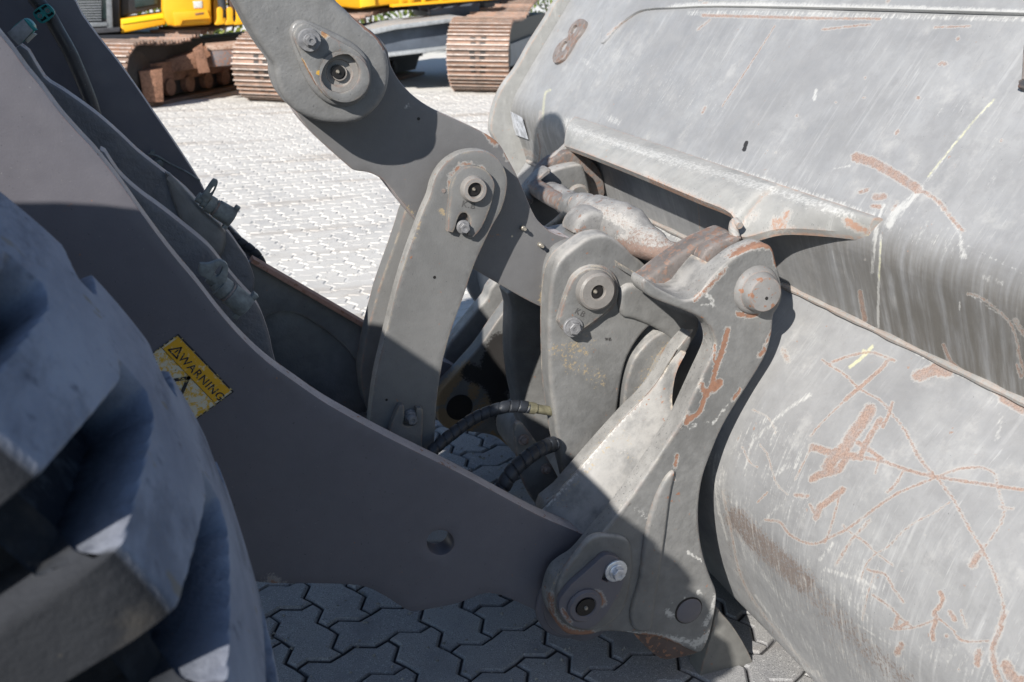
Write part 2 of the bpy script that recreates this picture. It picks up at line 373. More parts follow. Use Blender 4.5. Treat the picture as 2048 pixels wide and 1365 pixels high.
M_coup = paint("worn_coupler_paint", (.148, .148, .145), .52, bump=.0011, bscale=170, edge=.011, edgecol=(.46, .40, .32), edge_amt=1, specks=.68, rustspots=.70, dust=.55)
M_beam = paint("worn_beam_paint", (.165, .162, .158), .55, bump=.0016, bscale=120, edge=.012, edgecol=(.40, .35, .3), specks=.62, rustspots=.62, dust=.35, var=.3, rustcol=((.26, .18, .145), (.16, .105, .085)))
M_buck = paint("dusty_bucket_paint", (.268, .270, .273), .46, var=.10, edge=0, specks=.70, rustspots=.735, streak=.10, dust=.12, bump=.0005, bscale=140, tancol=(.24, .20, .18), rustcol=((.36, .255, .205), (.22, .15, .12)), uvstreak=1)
M_bplate = paint("bucket_edge_paint", (.26, .26, .25), .52, var=.12, edge=.012, edgecol=(.40, .26, .19), edge_amt=.95, specks=.65, rustspots=.70, streak=.3, dust=.3, rustcol=((.40, .245, .17), (.30, .18, .13)))
M_dark = paint("dark_greased_paint", (.055, .053, .055), .45, edge=.01, edgecol=(.30, .25, .19), edge_amt=.9, specks=.66, rustspots=.72)
M_rusty = paint("rusty_steel", (.17, .15, .14), .65, var=.3, edge=.01, edgecol=(.40, .35, .32), rustcol=((.24, .16, .125), (.13, .085, .068)), rustspots=.54, bump=.002, bscale=90)
M_stamp = plain("stamped_shadow_grey", (.075, .073, .072), .6)
M_bolt = plain("zinc_bolt", (.30, .30, .31), .38, .7, .2, 120)
M_bolt2 = plain("bright_zinc_bolt", (.62, .63, .65), .35, .6, .15, 120)
M_boltg = plain("painted_bolt", (.17, .17, .175), .45, 0, .25, 100, .0004, 300)
M_black = plain("black_grease", (.012, .011, .011), .4)
M_pin = paint("worn_pin_steel", (.20, .19, .18), .5, edge=.004, edgecol=(.38, .33, .28), rustspots=.66, specks=.64)
M_nip = plain("nipple_steel", (.36, .33, .28), .35, .6, .3, 200)
M_hose = plain("blue_black_rubber", (.020, .023, .029), .5, 0, .3, 40, .0004, 300)
M_fit = plain("brass_fitting", (.26, .24, .16), .42, .5, .25, 80)

print("helpers ready")

# ------------------------------------------------------------------ ground: herringbone of zigzag pavers on a sand bed
def mat_paver():
    b = NB("concrete_paver"); oi = b.n("ShaderNodeObjectInfo").outputs["Random"]; gi = b.n("ShaderNodeNewGeometry")
    r = b.math('FRACT', b.math('ADD', oi, gi.outputs["Random Per Island"])); co = b.n("ShaderNodeNewGeometry").outputs["Position"]
    c = b.mix(r, (.20, .205, .22), (.29, .29, .29)); big = b.mr(b.noise(.55, 4, .55, co), .38, .62); c = b.mix(b.math('MULTIPLY', big, .5), c, (.40, .385, .36))
    c = b.mix(b.mr(b.noise(420, 2, .5, co), .55, .66), c, (.13, .13, .14)); c = b.mix(b.mr(b.noise(300, 2, .5, co), .60, .68), c, (.50, .50, .49))
    c = b.mix(b.math('MULTIPLY', b.mr(b.noise(7, 6, .65, co), .5, .68), .6), c, (.20, .20, .21))
    # pale sandy dust lies thicker on the driven lane behind the machine
    sx = b.n("ShaderNodeSeparateXYZ"); b.l(co, sx.inputs[0]); lane = b.math('MULTIPLY', b.mr(sx.outputs["Y"], 2.9, 4.3), b.mr(b.noise(2.2, 5, .6, co), .2, .55, .55, 1)); c = b.mix(b.math('MULTIPLY', lane, .88), c, (.60, .575, .53))
    st = b.n("ShaderNodeMapping"); st.inputs["Scale"].default_value = (.35, 2.6, 1); st.inputs["Rotation"].default_value = (0, 0, .12); b.l(co, st.inputs["Vector"])
    c = b.mix(b.math('MULTIPLY', b.mr(b.noise(1.1, 4, .6, st.outputs[0]), .54, .68), .6), c, (.34, .29, .24))
    jt = b.mr(sx.outputs["Z"], -.003, -.009); c = b.mix(b.math('MULTIPLY', jt, .92), c, b.mix(lane, (.085, .085, .092), (.58, .56, .52))); b.l(c, b.b.inputs["Base Color"]); b.b.inputs["Roughness"].default_value = .85
    b.l(b.bump(b.math('ADD', b.noise(420, 3, .6, co), b.math('MULTIPLY', b.noise(45, 3, .5, co), .8)), .0016), b.b.inputs["Normal"]); return b.m
def mat_sand():
    b = NB("sand_bed"); c = b.mix(b.noise(60, 6, .65), (.055, .055, .06), (.12, .118, .112)); sx = b.n("ShaderNodeSeparateXYZ"); b.l(b.co, sx.inputs[0])
    c = b.mix(b.mr(sx.outputs["Y"], 2.9, 4.3), c, (.66, .64, .60)); b.l(c, b.b.inputs["Base Color"]); b.b.inputs["Roughness"].default_value = .95
    b.l(b.bump(b.noise(240, 4), .003), b.b.inputs["Normal"]); return b.m
M_pav, M_sand = mat_paver(), mat_sand()
ground = mesh("ground", [(-120, -40, -.0150), (160, -40, -.0150), (160, 220, -.0150), (-120, 220, -.0150)], [(0, 1, 2, 3)], M_sand, None, 0)
ground['kind'] = 'structure'; ground['label'] = 'pale grey interlocking paving of the yard under the machines'
sand_ = mesh("joint_sand", [(-8, 3.35, -.0042), (10, 3.35, -.0042), (10, 13.2, -.0042), (-8, 13.2, -.0042)], [(0, 1, 2, 3)], M_sand, ground, 0)   # sand swept into the joints of the driven lane
UN = .1125
GW = [(0, 0), (.28, .125), (.68, -.105)]                      # one unit of a wavy joint
def paver_poly(horizontal):
    w, h = (2, 1) if horizontal else (1, 2); pts = []
    for i in range(w): pts += [(i + a, b) for a, b in GW]
    for j in range(h): pts += [(w - b * 1.15, j + a) for a, b in GW]
    top = []
    for i in range(w): top += [(i + a, h + b) for a, b in GW]
    top.append((w, h)); pts += top[:0:-1]
    lf = []
    for j in range(h): lf += [(-b * 1.15, j + a) for a, b in GW]
    lf.append((0, h)); pts += lf[:0:-1]
    return [np.array(p) * UN for p in pts]
def paver_geo(horizontal):
    L = paver_poly(horizontal)
    if area2(L) < 0: L = L[::-1]
    a = offset_loop(L, .0080); b_ = offset_loop(L, .0026); c0 = np.mean(L, 0); n = len(L); V = []
    for R, z in ((a, 0.0), (b_, -.006), (b_, -.018)): V += [np.array([p[0] - c0[0], p[1] - c0[1], z]) for p in R]
    Fc = []
    for k in (0, 1):
        for i in range(n):
            j = (i + 1) % n; Fc.append((k * n + i, (k + 1) * n + i, (k + 1) * n + j, k * n + j))
    vo, _, fo, ov, _, _ = delaunay_2d_cdt([Vector((v[0], v[1])) for v in V[:n]], [(i, (i + 1) % n) for i in range(n)], [], 0, 1e-7, True)
    cen = np.array([np.mean([(vo[i].x, vo[i].y) for i in f], 0) for f in fo]); okf = inside(cen, np.array([(v[0], v[1]) for v in V[:n]]))
    Fc += [tuple(ov[i][0] for i in f) for f, k in zip(fo, okf) if k]; return V, Fc, c0
PROT = math.radians(8.5); pc, ps = math.cos(PROT), math.sin(PROT)
pgeo = {h: paver_geo(h) for h in (True, False)}
org = PG(686, 1305)[:2]
cand = []
for i in range(-150, 190):
    for j in range(-40, 150):
        t = (i - j) % 4
        if t == 0: hz = True
        elif t == 3: hz = False
        else: continue
        c0 = pgeo[hz][2]; lx, ly = i * UN + c0[0], j * UN + c0[1]; x, y = org[0] + lx * pc - ly * ps, org[1] + lx * ps + ly * pc
        if y < .7 or y > 13: continue
        X, Yp, d = proj((x, y, 0))
        if d < .3 or not (-250 < X < 2300 and -120 < Yp < 1700): continue
        seen = (500 < X < 1310 and 1150 < Yp < 1400) or (870 < X < 1130 and 850 < Yp < 1010) or (330 < X < 1000 and 180 < Yp < 680 and X > 330 + (Yp - 200) * .75)
        cand.append((0 if seen else 1, d, x, y, hz))
cand.sort()
pm = {}
for hz in (True, False):
    V, Fc, _ = pgeo[hz]; me = bpy.data.meshes.new("paver"); me.from_pydata([tuple(v) for v in V], [], Fc); me.materials.append(M_pav); me.update(); pm[hz] = me
V, Fc = [], []
for k, (sn, d, x, y, hz) in enumerate(cand):
    dz, rx, ry = random.gauss(0, .0016), random.gauss(0, .006), random.gauss(0, .006)
    if k < 300 and sn == 0:
        o = bpy.data.objects.new("paver", pm[hz]); C.objects.link(o); o.parent = ground; o.location = (x, y, dz); o.rotation_euler = (rx, ry, PROT + random.gauss(0, .004))
    else:
        b0 = len(V)
        for v in pgeo[hz][0]: V.append((x + v[0] * pc - v[1] * ps, y + v[0] * ps + v[1] * pc, v[2] + dz + v[0] * ry - v[1] * rx))
        Fc += [tuple(q + b0 for q in f) for f in pgeo[hz][1]]
pf = mesh("paver_field", V, Fc, M_pav, ground, 0); pf['kind'] = 'stuff'
# small stones scattered on the paving
V, Fc = [], []
for _ in range(420):
    px, py = random.choice([(random.uniform(540, 760), random.uniform(440, 560)), (random.uniform(480, 800), random.uniform(250, 600)), (random.uniform(530, 1250), random.uniform(1170, 1360)), (random.uniform(880, 1050), random.uniform(870, 1000))])
    p = PG(px, py); r = random.uniform(.0015, .006); b0 = len(V)
    for q in ((1, 0, 0), (0, 1, 0), (-1, 0, 0), (0, -1, 0), (0, 0, .9), (0, 0, -.4)): V.append(p + np.array(q) * r * random.uniform(.7, 1.3))
    Fc += [(b0, b0 + 1, b0 + 4), (b0 + 1, b0 + 2, b0 + 4), (b0 + 2, b0 + 3, b0 + 4), (b0 + 3, b0, b0 + 4)]
g = mesh("loose_gravel", V, Fc, plain("gravel_stone", (.25, .24, .22), .9, 0, .5, 40), None, 0); g['kind'] = 'stuff'; g['label'] = 'small loose stones scattered over the paving'; g['category'] = 'gravel'

# ------------------------------------------------------------------ the loader bucket
bucket = empty("loader_bucket", tuple(P(1613, 595, 1.6)), 'big grey loader bucket with worn scratched rusty back, at the right', 'bucket')
Y0, Y1 = .72, 3.31
W = lambda x, y, Y=1.6: P(x, y, Y)[[0, 2]]
Kp, Vp = W(1600, 426), W(1640, 608)
shell_px = [(1640, 608), (1606, 655), (1560, 715), (1512, 785), (1478, 860), (1456, 925), (1447, 985), (1455, 1045), (1472, 1120), (1489, 1180)]
shell = [W(*p) for p in shell_px]
low = [np.array([1.160, .115]), np.array([1.235, .058]), np.array([1.36, .032]), np.array([1.62, .022]), np.array([2.3, .022])]
Tp = P(1130, 20, 3.31)[[0, 2]]; Tp = Kp + (Tp - Kp) * 1.30
def top_at(Y): return Tp
def resample(pts, ds):
    q = np.array(pts); s = np.append(0, np.cumsum(np.linalg.norm(np.diff(q, axis=0), axis=1))); n = max(2, int(s[-1] / ds) + 1); t = np.linspace(0, s[-1], n)
    return np.stack([np.interp(t, s, q[:, 0]), np.interp(t, s, q[:, 1])], 1)
def bucket_profile(Y, ds):
    T = top_at(Y); K = Kp; V_ = Vp
    dT = (T - K) / np.linalg.norm(T - K); dV = (V_ - K) / np.linalg.norm(V_ - K); r = .055
    bend = [K + dT * r * (1 - t) ** 2 + dV * r * t ** 2 for t in np.linspace(0, 1, 9)]
    out = [resample([T, bend[0]], ds), np.array(resample(bend, ds))[1:], resample([bend[-1], V_], ds)[1:]]
    sh = resample(cr_open(shell, 6), ds)[1:]; lo = resample(cr_open([shell[-1]] + low, 5), ds * 5)[1:]
    return out, sh, lo
pr0 = bucket_profile(1.8, .0032); counts = [len(a) for a in pr0[0]]
ys = np.concatenate([np.linspace(Y0, 1.15, 110)[:-1], np.linspace(1.15, 2.2, 330)[:-1], np.linspace(2.2, Y1, 190)])
rows = []
for Y in ys:
    segs = []
    o3, sh, lo = bucket_profile(Y, .0032); T = top_at(Y)
    a = np.linspace(0, 1, counts[0])[:, None]; up = o3[0][0] * (1 - a) + o3[0][-1] * a
    prof = np.concatenate([up, pr0[0][1] if len(o3[1]) != counts[1] else o3[1], pr0[0][2], pr0[1], pr0[2]])
    rows.append(np.stack([prof[:, 0], np.full(len(prof), Y), prof[:, 1]], 1))
R = np.array(rows); nY, nP = R.shape[:2]
dent = RNG.normal(size=(9, 7)) * .0018            # slow dents in the plate
gy, gp = np.linspace(0, 8.001, nY), np.linspace(0, 6.001, nP)
iy, ip = np.minimum(gy.astype(int), 7), np.minimum(gp.astype(int), 5); fy, fp = (gy - iy), (gp - ip); fy, fp = fy * fy * (3 - 2 * fy), fp * fp * (3 - 2 * fp)
dd = (dent[iy][:, ip] * (1 - fy)[:, None] * (1 - fp) + dent[iy + 1][:, ip] * fy[:, None] * (1 - fp) + dent[iy][:, ip + 1] * (1 - fy)[:, None] * fp + dent[iy + 1][:, ip + 1] * fy[:, None] * fp)
tg = np.gradient(R, axis=1); nr = np.cross(tg, EY); nr /= np.linalg.norm(nr, axis=2, keepdims=True)
if nr[nY // 2, 10, 0] > 0: nr = -nr
R = R + nr * dd[..., None]
me = bpy.data.meshes.new("back_shell"); ii = np.arange(nY * nP).reshape(nY, nP)
quads = np.stack([ii[:-1, :-1], ii[1:, :-1], ii[1:, 1:], ii[:-1, 1:]], -1).reshape(-1, 4)
c0, c1 = np.cross(R[1, 0] - R[0, 0], R[0, 1] - R[0, 0]), nr[0, 0]
if np.dot(c0, c1) < 0: quads = quads[:, ::-1]
me.vertices.add(nY * nP); me.vertices.foreach_set('co', R.reshape(-1).astype(np.float32)); me.loops.add(len(quads) * 4); me.loops.foreach_set('vertex_index', quads.reshape(-1).astype(np.int32))
me.polygons.add(len(quads)); me.polygons.foreach_set('loop_start', np.arange(0, len(quads) * 4, 4, dtype=np.int32)); me.update(calc_edges=True)
SU = np.zeros((nY, nP)); SU[:, 1:] = np.cumsum(np.linalg.norm(np.diff(R, axis=1), axis=2), axis=1); GRI = np.zeros((nY, nP))
uK, uV = counts[0] - 1, counts[0] - 1 + len(pr0[0][1]) - 1 + len(pr0[0][2]) - 1
zz = np.zeros(nP); zz[uK:uV + 1] = np.interp(np.linspace(0, 1, uV - uK + 1), [0, .3, 1], [.0, .75, .9]); GRI = zz[None, :] * np.interp(ys, [.9, 1.35, 1.55, 1.8, 2.7, 3.0, 3.31], [1, 1, .55, .10, .15, .6, .7])[:, None]  # grime streaks; the far-end part also stands for dim grazing light
for nm, arr in (("su", SU), ("sv", R[..., 1]), ("grime_shade", GRI)): me.attributes.new(nm, 'FLOAT', 'POINT').data.foreach_set('value', np.ascontiguousarray(arr, dtype=np.float32).reshape(-1))
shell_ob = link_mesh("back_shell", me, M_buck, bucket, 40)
# the inside face of the same plate, 22 mm behind
Rc = R[::24, ::8] - nr[::24, ::8] * .022
V = Rc.reshape(-1, 3); a, b_ = Rc.shape[:2]; Fc = [(i * b_ + j, i * b_ + j + 1, (i + 1) * b_ + j + 1, (i + 1) * b_ + j) for i in range(a - 1) for j in range(b_ - 1)]
mesh("inner_lining", V, Fc, M_bplate, bucket)
rust = [
 ([(1712, 315), (1745, 325), (1790, 350), (1835, 378)], 11, 1.1), ([(1835, 378), (1875, 402), (1905, 440), (1925, 462)], 7, .8),
 ([(1550, 52), (1500, 130), (1470, 175), (1445, 212)], 2.5, .8), ([(1890, 128)], 7, 1), ([(1878, 130), (1885, 125)], 5, 1), ([(1836, 196)], 6, 1), ([(1796, 262), (1792, 268)], 5, 1), ([(1916, 78)], 6, 1), ([(1594, 232)], 5, .9), ([(2003, 281)], 4, 1), ([(1730, 156)], 4, .9), ([(1728, 196)], 4, .9), ([(1410, 215), (1405, 225)], 5, .8), ([(1672, 205)], 4, .8), ([(1535, 302)], 3, .8), ([(1552, 306)], 4, .7),
 ([(1720, 385), (1735, 380)], 6, .8), ([(1750, 395), (1768, 393)], 8, .9), ([(1745, 413), (1760, 414)], 7, .8), ([(1795, 405), (1785, 420)], 5, .7),
 ([(1405, 31), (1480, 33), (1560, 35), (1640, 37)], 5, .95), ([(1640, 37), (1760, 38)], 4, 1), ([(1645, 60), (1700, 53), (1740, 50)], 4, .85), ([(1870, 55), (1940, 53)], 3.5, .9), ([(1395, 60), (1420, 40)], 4, .7),
 ([(1720, 585), (1724, 610), (1730, 640)], 7, .9), ([(1730, 520)], 3, .8), ([(1935, 588), (1960, 595), (2000, 625), (2025, 655), (2038, 700)], 3.5, .8), ([(2030, 640), (2048, 670)], 7, .6), ([(2035, 700), (2046, 740), (2042, 755), (2034, 730)], 4, .9),
 ([(1887, 690), (1900, 720), (1920, 740)], 5, 1.0), ([(1835, 752), (1850, 748), (1880, 735), (1895, 745)], 13, 1.0), ([(1860, 740), (1885, 748)], 9, .9), ([(1990, 780), (2015, 795), (2048, 812)], 8, 1.1), ([(2005, 800), (2048, 822)], 9, .9),
 ([(1645, 720), (1665, 735), (1690, 750), (1715, 775), (1740, 790), (1765, 805), (1785, 830), (1805, 855), (1825, 890), (1850, 930), (1865, 945)], 4, .95),
 ([(1664, 725), (1700, 712), (1740, 705), (1765, 712), (1790, 722)], 4.5, .85), ([(1775, 722), (1760, 740), (1720, 775), (1690, 800)], 6, .95), ([(1690, 800), (1660, 830), (1635, 855), (1622, 872)], 3.5, .8),
 ([(1740, 820), (1725, 845), (1705, 870), (1690, 895), (1670, 915), (1655, 935)], 14, 1.05), ([(1785, 805), (1775, 835), (1765, 855)], 5, 1.0), ([(1760, 840), (1745, 865), (1730, 890), (1722, 910)], 8, .85), ([(1625, 895), (1660, 905), (1690, 910), (1720, 915)], 9, 1.0), ([(1690, 920), (1675, 940), (1640, 950), (1625, 958)], 9, 1.0), ([(1715, 885), (1745, 905), (1765, 920)], 7, .9),
 ([(1620, 900), (1605, 930), (1590, 960)], 3, .8), ([(1625, 745), (1672, 710)], 0.1, 0),
 ([(1712, 912), (1770, 925), (1830, 945), (1880, 955), (1930, 963), (1990, 972), (2048, 980)], 5.5, .95),
 ([(1810, 860), (1840, 920), (1875, 958), (1910, 1005), (1940, 1060), (1965, 1100), (1985, 1140), (2000, 1185), (2008, 1220), (2000, 1265), (1985, 1300), (1990, 1330), (2000, 1365)], 4.5, .92), ([(2008, 1225), (1998, 1265), (1985, 1300), (1990, 1335), (2000, 1365)], 8, .8),
 ([(1530, 1040), (1560, 1045), (1575, 1065), (1600, 1082), (1630, 1088), (1660, 1075), (1700, 1055), (1740, 1025), (1790, 990), (1840, 968), (1880, 952), (1920, 938), (1965, 936), (1990, 950), (1998, 985), (2008, 1020), (2000, 1050), (1980, 1080), (1955, 1110), (1945, 1125)], 4.5, .85), ([(1955, 1112), (1946, 1130)], 11, .75), ([(2000, 1015), (2025, 1018)], 5, .7),
 ([(1685, 980), (1660, 1000), (1640, 1015), (1632, 1035)], 8, 1.0), ([(1680, 985), (1672, 1020), (1660, 1060), (1650, 1085)], 4.5, .8), ([(1620, 1010), (1628, 1025)], 5, .9), ([(1805, 945), (1790, 970), (1775, 985)], 5, .8), ([(1755, 930), (1750, 948)], 4, .8),
 ([(1898, 1005), (1870, 1025), (1830, 1045), (1800, 1070), (1775, 1095), (1752, 1108), (1732, 1130), (1722, 1160)], 3, .8), ([(1685, 1050), (1700, 1065), (1730, 1085), (1745, 1100), (1770, 1120), (1785, 1130)], 4, .75), ([(1740, 1040), (1700, 1085), (1672, 1130)], 6, .6), 
 ([(1735, 1140), (1770, 1150), (1785, 1175), (1800, 1195), (1808, 1205)], 4.5, .8), ([(1750, 1145), (1735, 1190), (1725, 1240)], 4, .7), ([(1745, 1190), (1780, 1215), (1805, 1240), (1820, 1252)], 4.5, .85),
 ([(1880, 1185), (1885, 1200), (1878, 1215), (1868, 1225), (1872, 1240), (1865, 1260), (1866, 1280)], 7, .95), ([(1870, 1240), (1840, 1252), (1812, 1258), (1780, 1258)], 4, .9), ([(1880, 1240), (1905, 1260), (1925, 1282), (1975, 1283)], 4, .9), ([(1900, 1225), (1910, 1240)], 7, .9), ([(1922, 1220), (1932, 1255)], 4, .85), ([(1795, 1235), (1790, 1258), (1815, 1245)], 6, .85), ([(1802, 1290), (1795, 1305)], 9, .85), ([(1958, 1305), (1955, 1328)], 9, .9), ([(2012, 1330), (2025, 1355), (2048, 1365)], 13, 1.0), ([(1893, 1272)], 6, .9), ([(1918, 1340)], 5, .8), ([(1850, 1070)], 3, .8), ([(1803, 1142)], 3, .8),
 ([(1515, 1005), (1535, 985)], 3, .9), ([(1590, 990), (1615, 993)], 6, .8), ([(1520, 890), (1535, 910), (1545, 945), (1555, 970), (1575, 990)], 3, .75), ([(1485, 895), (1500, 925), (1515, 935)], 3, .8), ([(1505, 820), (1535, 835), (1552, 865)], 3, .6),
 ([(1445, 985), (1462, 1060), (1475, 1130), (1500, 1190), (1560, 1270), (1650, 1365)], 4, .62),
 ([(1566, 700), (1575, 720)], 8, .55), ([(1075, 268), (1080, 300), (1076, 330)], 3, .9), ([(1082, 225), (1080, 270), (1090, 320)], 6, .5), ([(1045, 300), (1070, 315)], 7, .6), ([(1110, 40), (1118, 30)], 6, .7), ([(1392, 372), (1395, 395), (1400, 460)], 2, .8), ([(1040, 315), (1060, 305)], 6, .6),
]
scr = [
 ([(1990, 200), (1940, 250), (1885, 320), (1840, 378)], 4, .55), ([(1840, 378), (1815, 405), (1790, 425), (1778, 450)], 8, .95), ([(1768, 410), (1757, 440), (1750, 480), (1745, 545)], 4.5, .8), ([(1762, 470), (1757, 560), (1756, 655)], 3, .9), ([(1856, 390), (1880, 410), (1910, 450), (1922, 480), (1922, 515)], 4.5, .8), ([(1930, 488), (1990, 520), (2048, 548)], 3, .55), ([(1920, 490), (1932, 515)], 6, .7),
 ([(1630, 190), (1628, 198), (1632, 180)], 4, .9), ([(1668, 338), (1700, 332)], 2.5, .7), ([(1136, 246), (1250, 284), (1400, 326), (1560, 374), (1740, 434)], 12, .72), ([(1880, 195), (1870, 300)], .1, 0),
 ([(1940, 590), (2000, 630)], 2, .7), ([(1970, 555), (2005, 568)], 7, .5), ([(1920, 605), (1918, 620)], 3, .7), ([(1618, 600), (1700, 640), (1800, 690), (1900, 742), (2000, 790)], 3.5, .6), ([(1230, 420), (1330, 465), (1400, 495)], 6, .6),
 ([(1510, 880), (1540, 850), (1580, 815), (1620, 790)], 5, .7), ([(1500, 885), (1530, 840), (1555, 870)], 9, .55), ([(1530, 835), (1500, 900), (1490, 950)], 5, .5), ([(1740, 690), (1720, 705), (1705, 722)], 0.1, 0), ([(1545, 950), (1580, 930)], 7, .6), ([(1590, 935), (1600, 900)], 5, .6), ([(1560, 1010), (1520, 1050)], 5, .55), ([(1640, 1120), (1665, 1090)], 6, .6), ([(1650, 1140), (1720, 1160), (1760, 1180)], 6, .6), ([(1722, 1205), (1735, 1150)], 5, .5), ([(1690, 1190), (1730, 1240)], 14, .5),
 ([(1430, 940), (1435, 1010), (1455, 1080)], 3, .7), ([(1470, 1060), (1520, 1140), (1580, 1220)], 5, .6), ([(1440, 990), (1475, 1010)], 6, .5), ([(1600, 1160), (1680, 1230), (1740, 1290)], 15, .48), ([(1560, 1230), (1620, 1300), (1650, 1350)], 8, .45), ([(1510, 1190), (1560, 1260), (1600, 1320), (1640, 1365)], 3, .7), ([(1700, 1240), (1780, 1290)], 3, .6), ([(1900, 1330), (2000, 1290)], 20, .25), ([(2040, 1150), (2000, 1190)], 5, .4), ([(2000, 830), (1995, 880)], 7, .5),
 ([(1490, 1318), (1560, 1325), (1640, 1350)], 6, .8), ([(1165, 120), (1195, 140)], 7, .5), ([(1215, 235), (1235, 245)], 9, .55), ]
yel = [([(1990, 198), (1950, 240), (1900, 300), (1855, 355)], 4, .85), ([(1762, 480), (1758, 560)], 3.5, .9), ([(1745, 693), (1728, 712), (1700, 735)], 6, 1), ([(1728, 705)], 10, 1), ([(1100, 180), (1090, 190), (1085, 240)], 5, .8), ([(1012, 190), (1018, 230), (1030, 290)], 5, .6)]
band = [([(1470, 1036), (1500, 1068), (1530, 1098), (1570, 1132), (1610, 1168)], 26, .78), ([(1600, 1165), (1660, 1222), (1710, 1272), (1760, 1322), (1810, 1365)], 24, .56), ([(1540, 1130), (1620, 1215), (1680, 1290), (1730, 1350)], 24, .36), ([(1465, 1030), (1448, 985)], 9, .45), ([(1455, 1060), (1480, 1150), (1540, 1250), (1620, 1350)], 10, .42)]
band = [(p, w, v * .86) for p, w, v in band]
wear(shell_ob, "tan", band)
scr += [([(1450, 1000), (1520, 1110), (1650, 1250), (1760, 1365)], 48, .38), ([(1600, 1120), (1700, 1230), (1800, 1340)], 42, .36), ([(1480, 900), (1540, 860), (1600, 930)], 38, .36), ([(1540, 960), (1600, 1010)], 44, .34), ([(1880, 1300), (2000, 1340)], 46, .32), ([(1700, 1120), (1760, 1190)], 40, .34), ([(1430, 920), (1436, 1000)], 22, .5), ([(1900, 240), (2000, 330)], 60, .22), ([(1200, 130), (1420, 200)], 60, .28), ([(1780, 440), (1900, 480)], 40, .34)]
drk = [([(1493, 285), (1488, 300)], 4, 1), ([(1210, 120)], 2, .5)]
rust = [(p, w * (.86 if w >= 8 else .72), v * (.94 if w >= 6 else .84)) for p, w, v in rust]; yel = [(p, w * .8, v * .72) for p, w, v in yel]
for nm, st in (("rust", rust), ("scratch", scr), ("yellow", yel), ("dark", drk)): wear(shell_ob, nm, st)
# end plate, far side
far_end = [(1122, -6, 1), (1107, 12), (1097, 32), (1062, 87), (1035, 135), (1012, 165), (997, 192), (987, 222), (982, 262), (1000, 300), (985, 340), (960, 385), (940, 430), (930, 480), (929, 530), (936, 575), (955, 610), (985, 632, 1), (1200, 632, 1), (1300, 300, 1), (1240, -6, 1)]
plate("end_plate", far_end, 3.312, .035, M_bplate, bucket, bev=.006)
near_end = [np.append(top_at(.72), 0), ] 
prof = np.concatenate([bucket_profile(.72, .03)[0][0], bucket_profile(.72, .03)[0][2], bucket_profile(.72, .03)[1], bucket_profile(.72, .03)[2]])
L = [np.array(p) for p in prof] + [np.array([2.3, 1.2])]
V, Fc = slab_geo(L, [], np.array([0, .69, 0.]), EX, EZ, EY, .03, 0, 1); mesh("end_plate", V, Fc, M_bplate, bucket)
# plane of the upper back plate
pk = np.array([Kp[0], 2.0, Kp[1]]); tt = top_at(2.0); pt = np.array([tt[0], 2.0, tt[1]]); e2 = (pt - pk) / np.linalg.norm(pt - pk); e1 = -EY; en = -np.cross(e1, e2)
UPL = (pk, e1, e2, en)
def upl(off): return (pk - en * off, e1, e2, en)
def up_pt(x, y, off=0): return PP(x, y, pk - en * off, en)
# spill guard that stands above the back plate, its lower lip lying on it
guard = [(1221, -40, 1), (1201, 72), (1207, 84), (1231, 56), (1262, 30), (1292, 18), (1350, 15), (1440, 12), (1700, 16), (2048, 26), (2600, 45, 1), (2700, -260, 1), (1240, -260, 1)]
gd_ = plate("spill_guard", guard, 0, .009, M_buck, bucket, plane=upl(.0085), bev=.003, grid=.011)
wear(gd_, "scratch", [([(1350, 22), (1440, 18), (1700, 23), (2048, 33), (2400, 48)], 15, 1.0), ([(1292, 20), (1350, 17)], 5, .6)]); wear(gd_, "rust", [([(1215, 70), (1240, 50), (1290, 20)], 3, .6), ([(1400, 0), (1418, 12)], 3, .8), ([(1775, 2)], 4, .9)])
wear(shell_ob, "scratch", scr + [([(1380, 27), (1500, 26), (1700, 31), (1900, 36), (2048, 40)], 6, .6)])
# cast numeral eight
eight = [(1157, 38), (1168, 39), (1170, 46), (1164, 60), (1154, 73), (1148, 82), (1140, 97), (1126, 117), (1111, 126), (1105, 121), (1106, 107), (1114, 91), (1125, 80), (1135, 73), (1136, 62), (1145, 47)]
V, Fc = plate_geo(eight, 0, .013, plane=upl(.013), holes=[circle_px(1147, 59, 10, 5, 14, -1.05), circle_px(1126, 93, 12, 5.5, 14, -1.05)], bev=.002)
mesh("numeral", V, Fc, M_rusty, bucket)
# sloping ledge over the hooks
def kpt(Y, a=0.0): q = Kp + (top_at(Y) - Kp) * a; return np.array([q[0], Y, q[1]])
def lip(x, y):
    # the lip runs parallel to the bucket; its depth follows from where the pixel lies along that line
    s = (x - 266) / 898.0; return P(x, y, 1.6 + 2.171 * (1.4 / s - 1))
led_top = [(y_, .085) for y_ in (2.76, 2.70, 2.45, 2.2, 1.9, 1.72, 1.69, 1.60, 1.50, 1.39)]
lipl = [P(1128, 292, 2.66), P(1150, 299, 2.53), lip(1215, 324), lip(1300, 358), lip(1390, 396), lip(1462, 428), P(1480, 474, 1.68), P(1560, 458, 1.60), P(1660, 462, 1.49), P(1738, 472, 1.41)]
rows = []
for (Y, a), b_ in zip(led_top, lipl):
    A = kpt(Y, a) + np.array([-.004, 0, 0]); rows.append([A * (1 - t) + b_ * t + np.array([-.008, 0, .012]) * math.sin(math.pi * t) for t in np.linspace(0, 1, 7)])
R2 = np.array(rows); RR = []
for j in range(7): RR.append(cr_open([R2[i, j] for i in range(10)], 5))
RR = np.transpose(np.array(RR), (1, 0, 2))
ledge = sheet("ledge", RR, .016, M_bplate, bucket, np.array([.55, 0, -.83]))
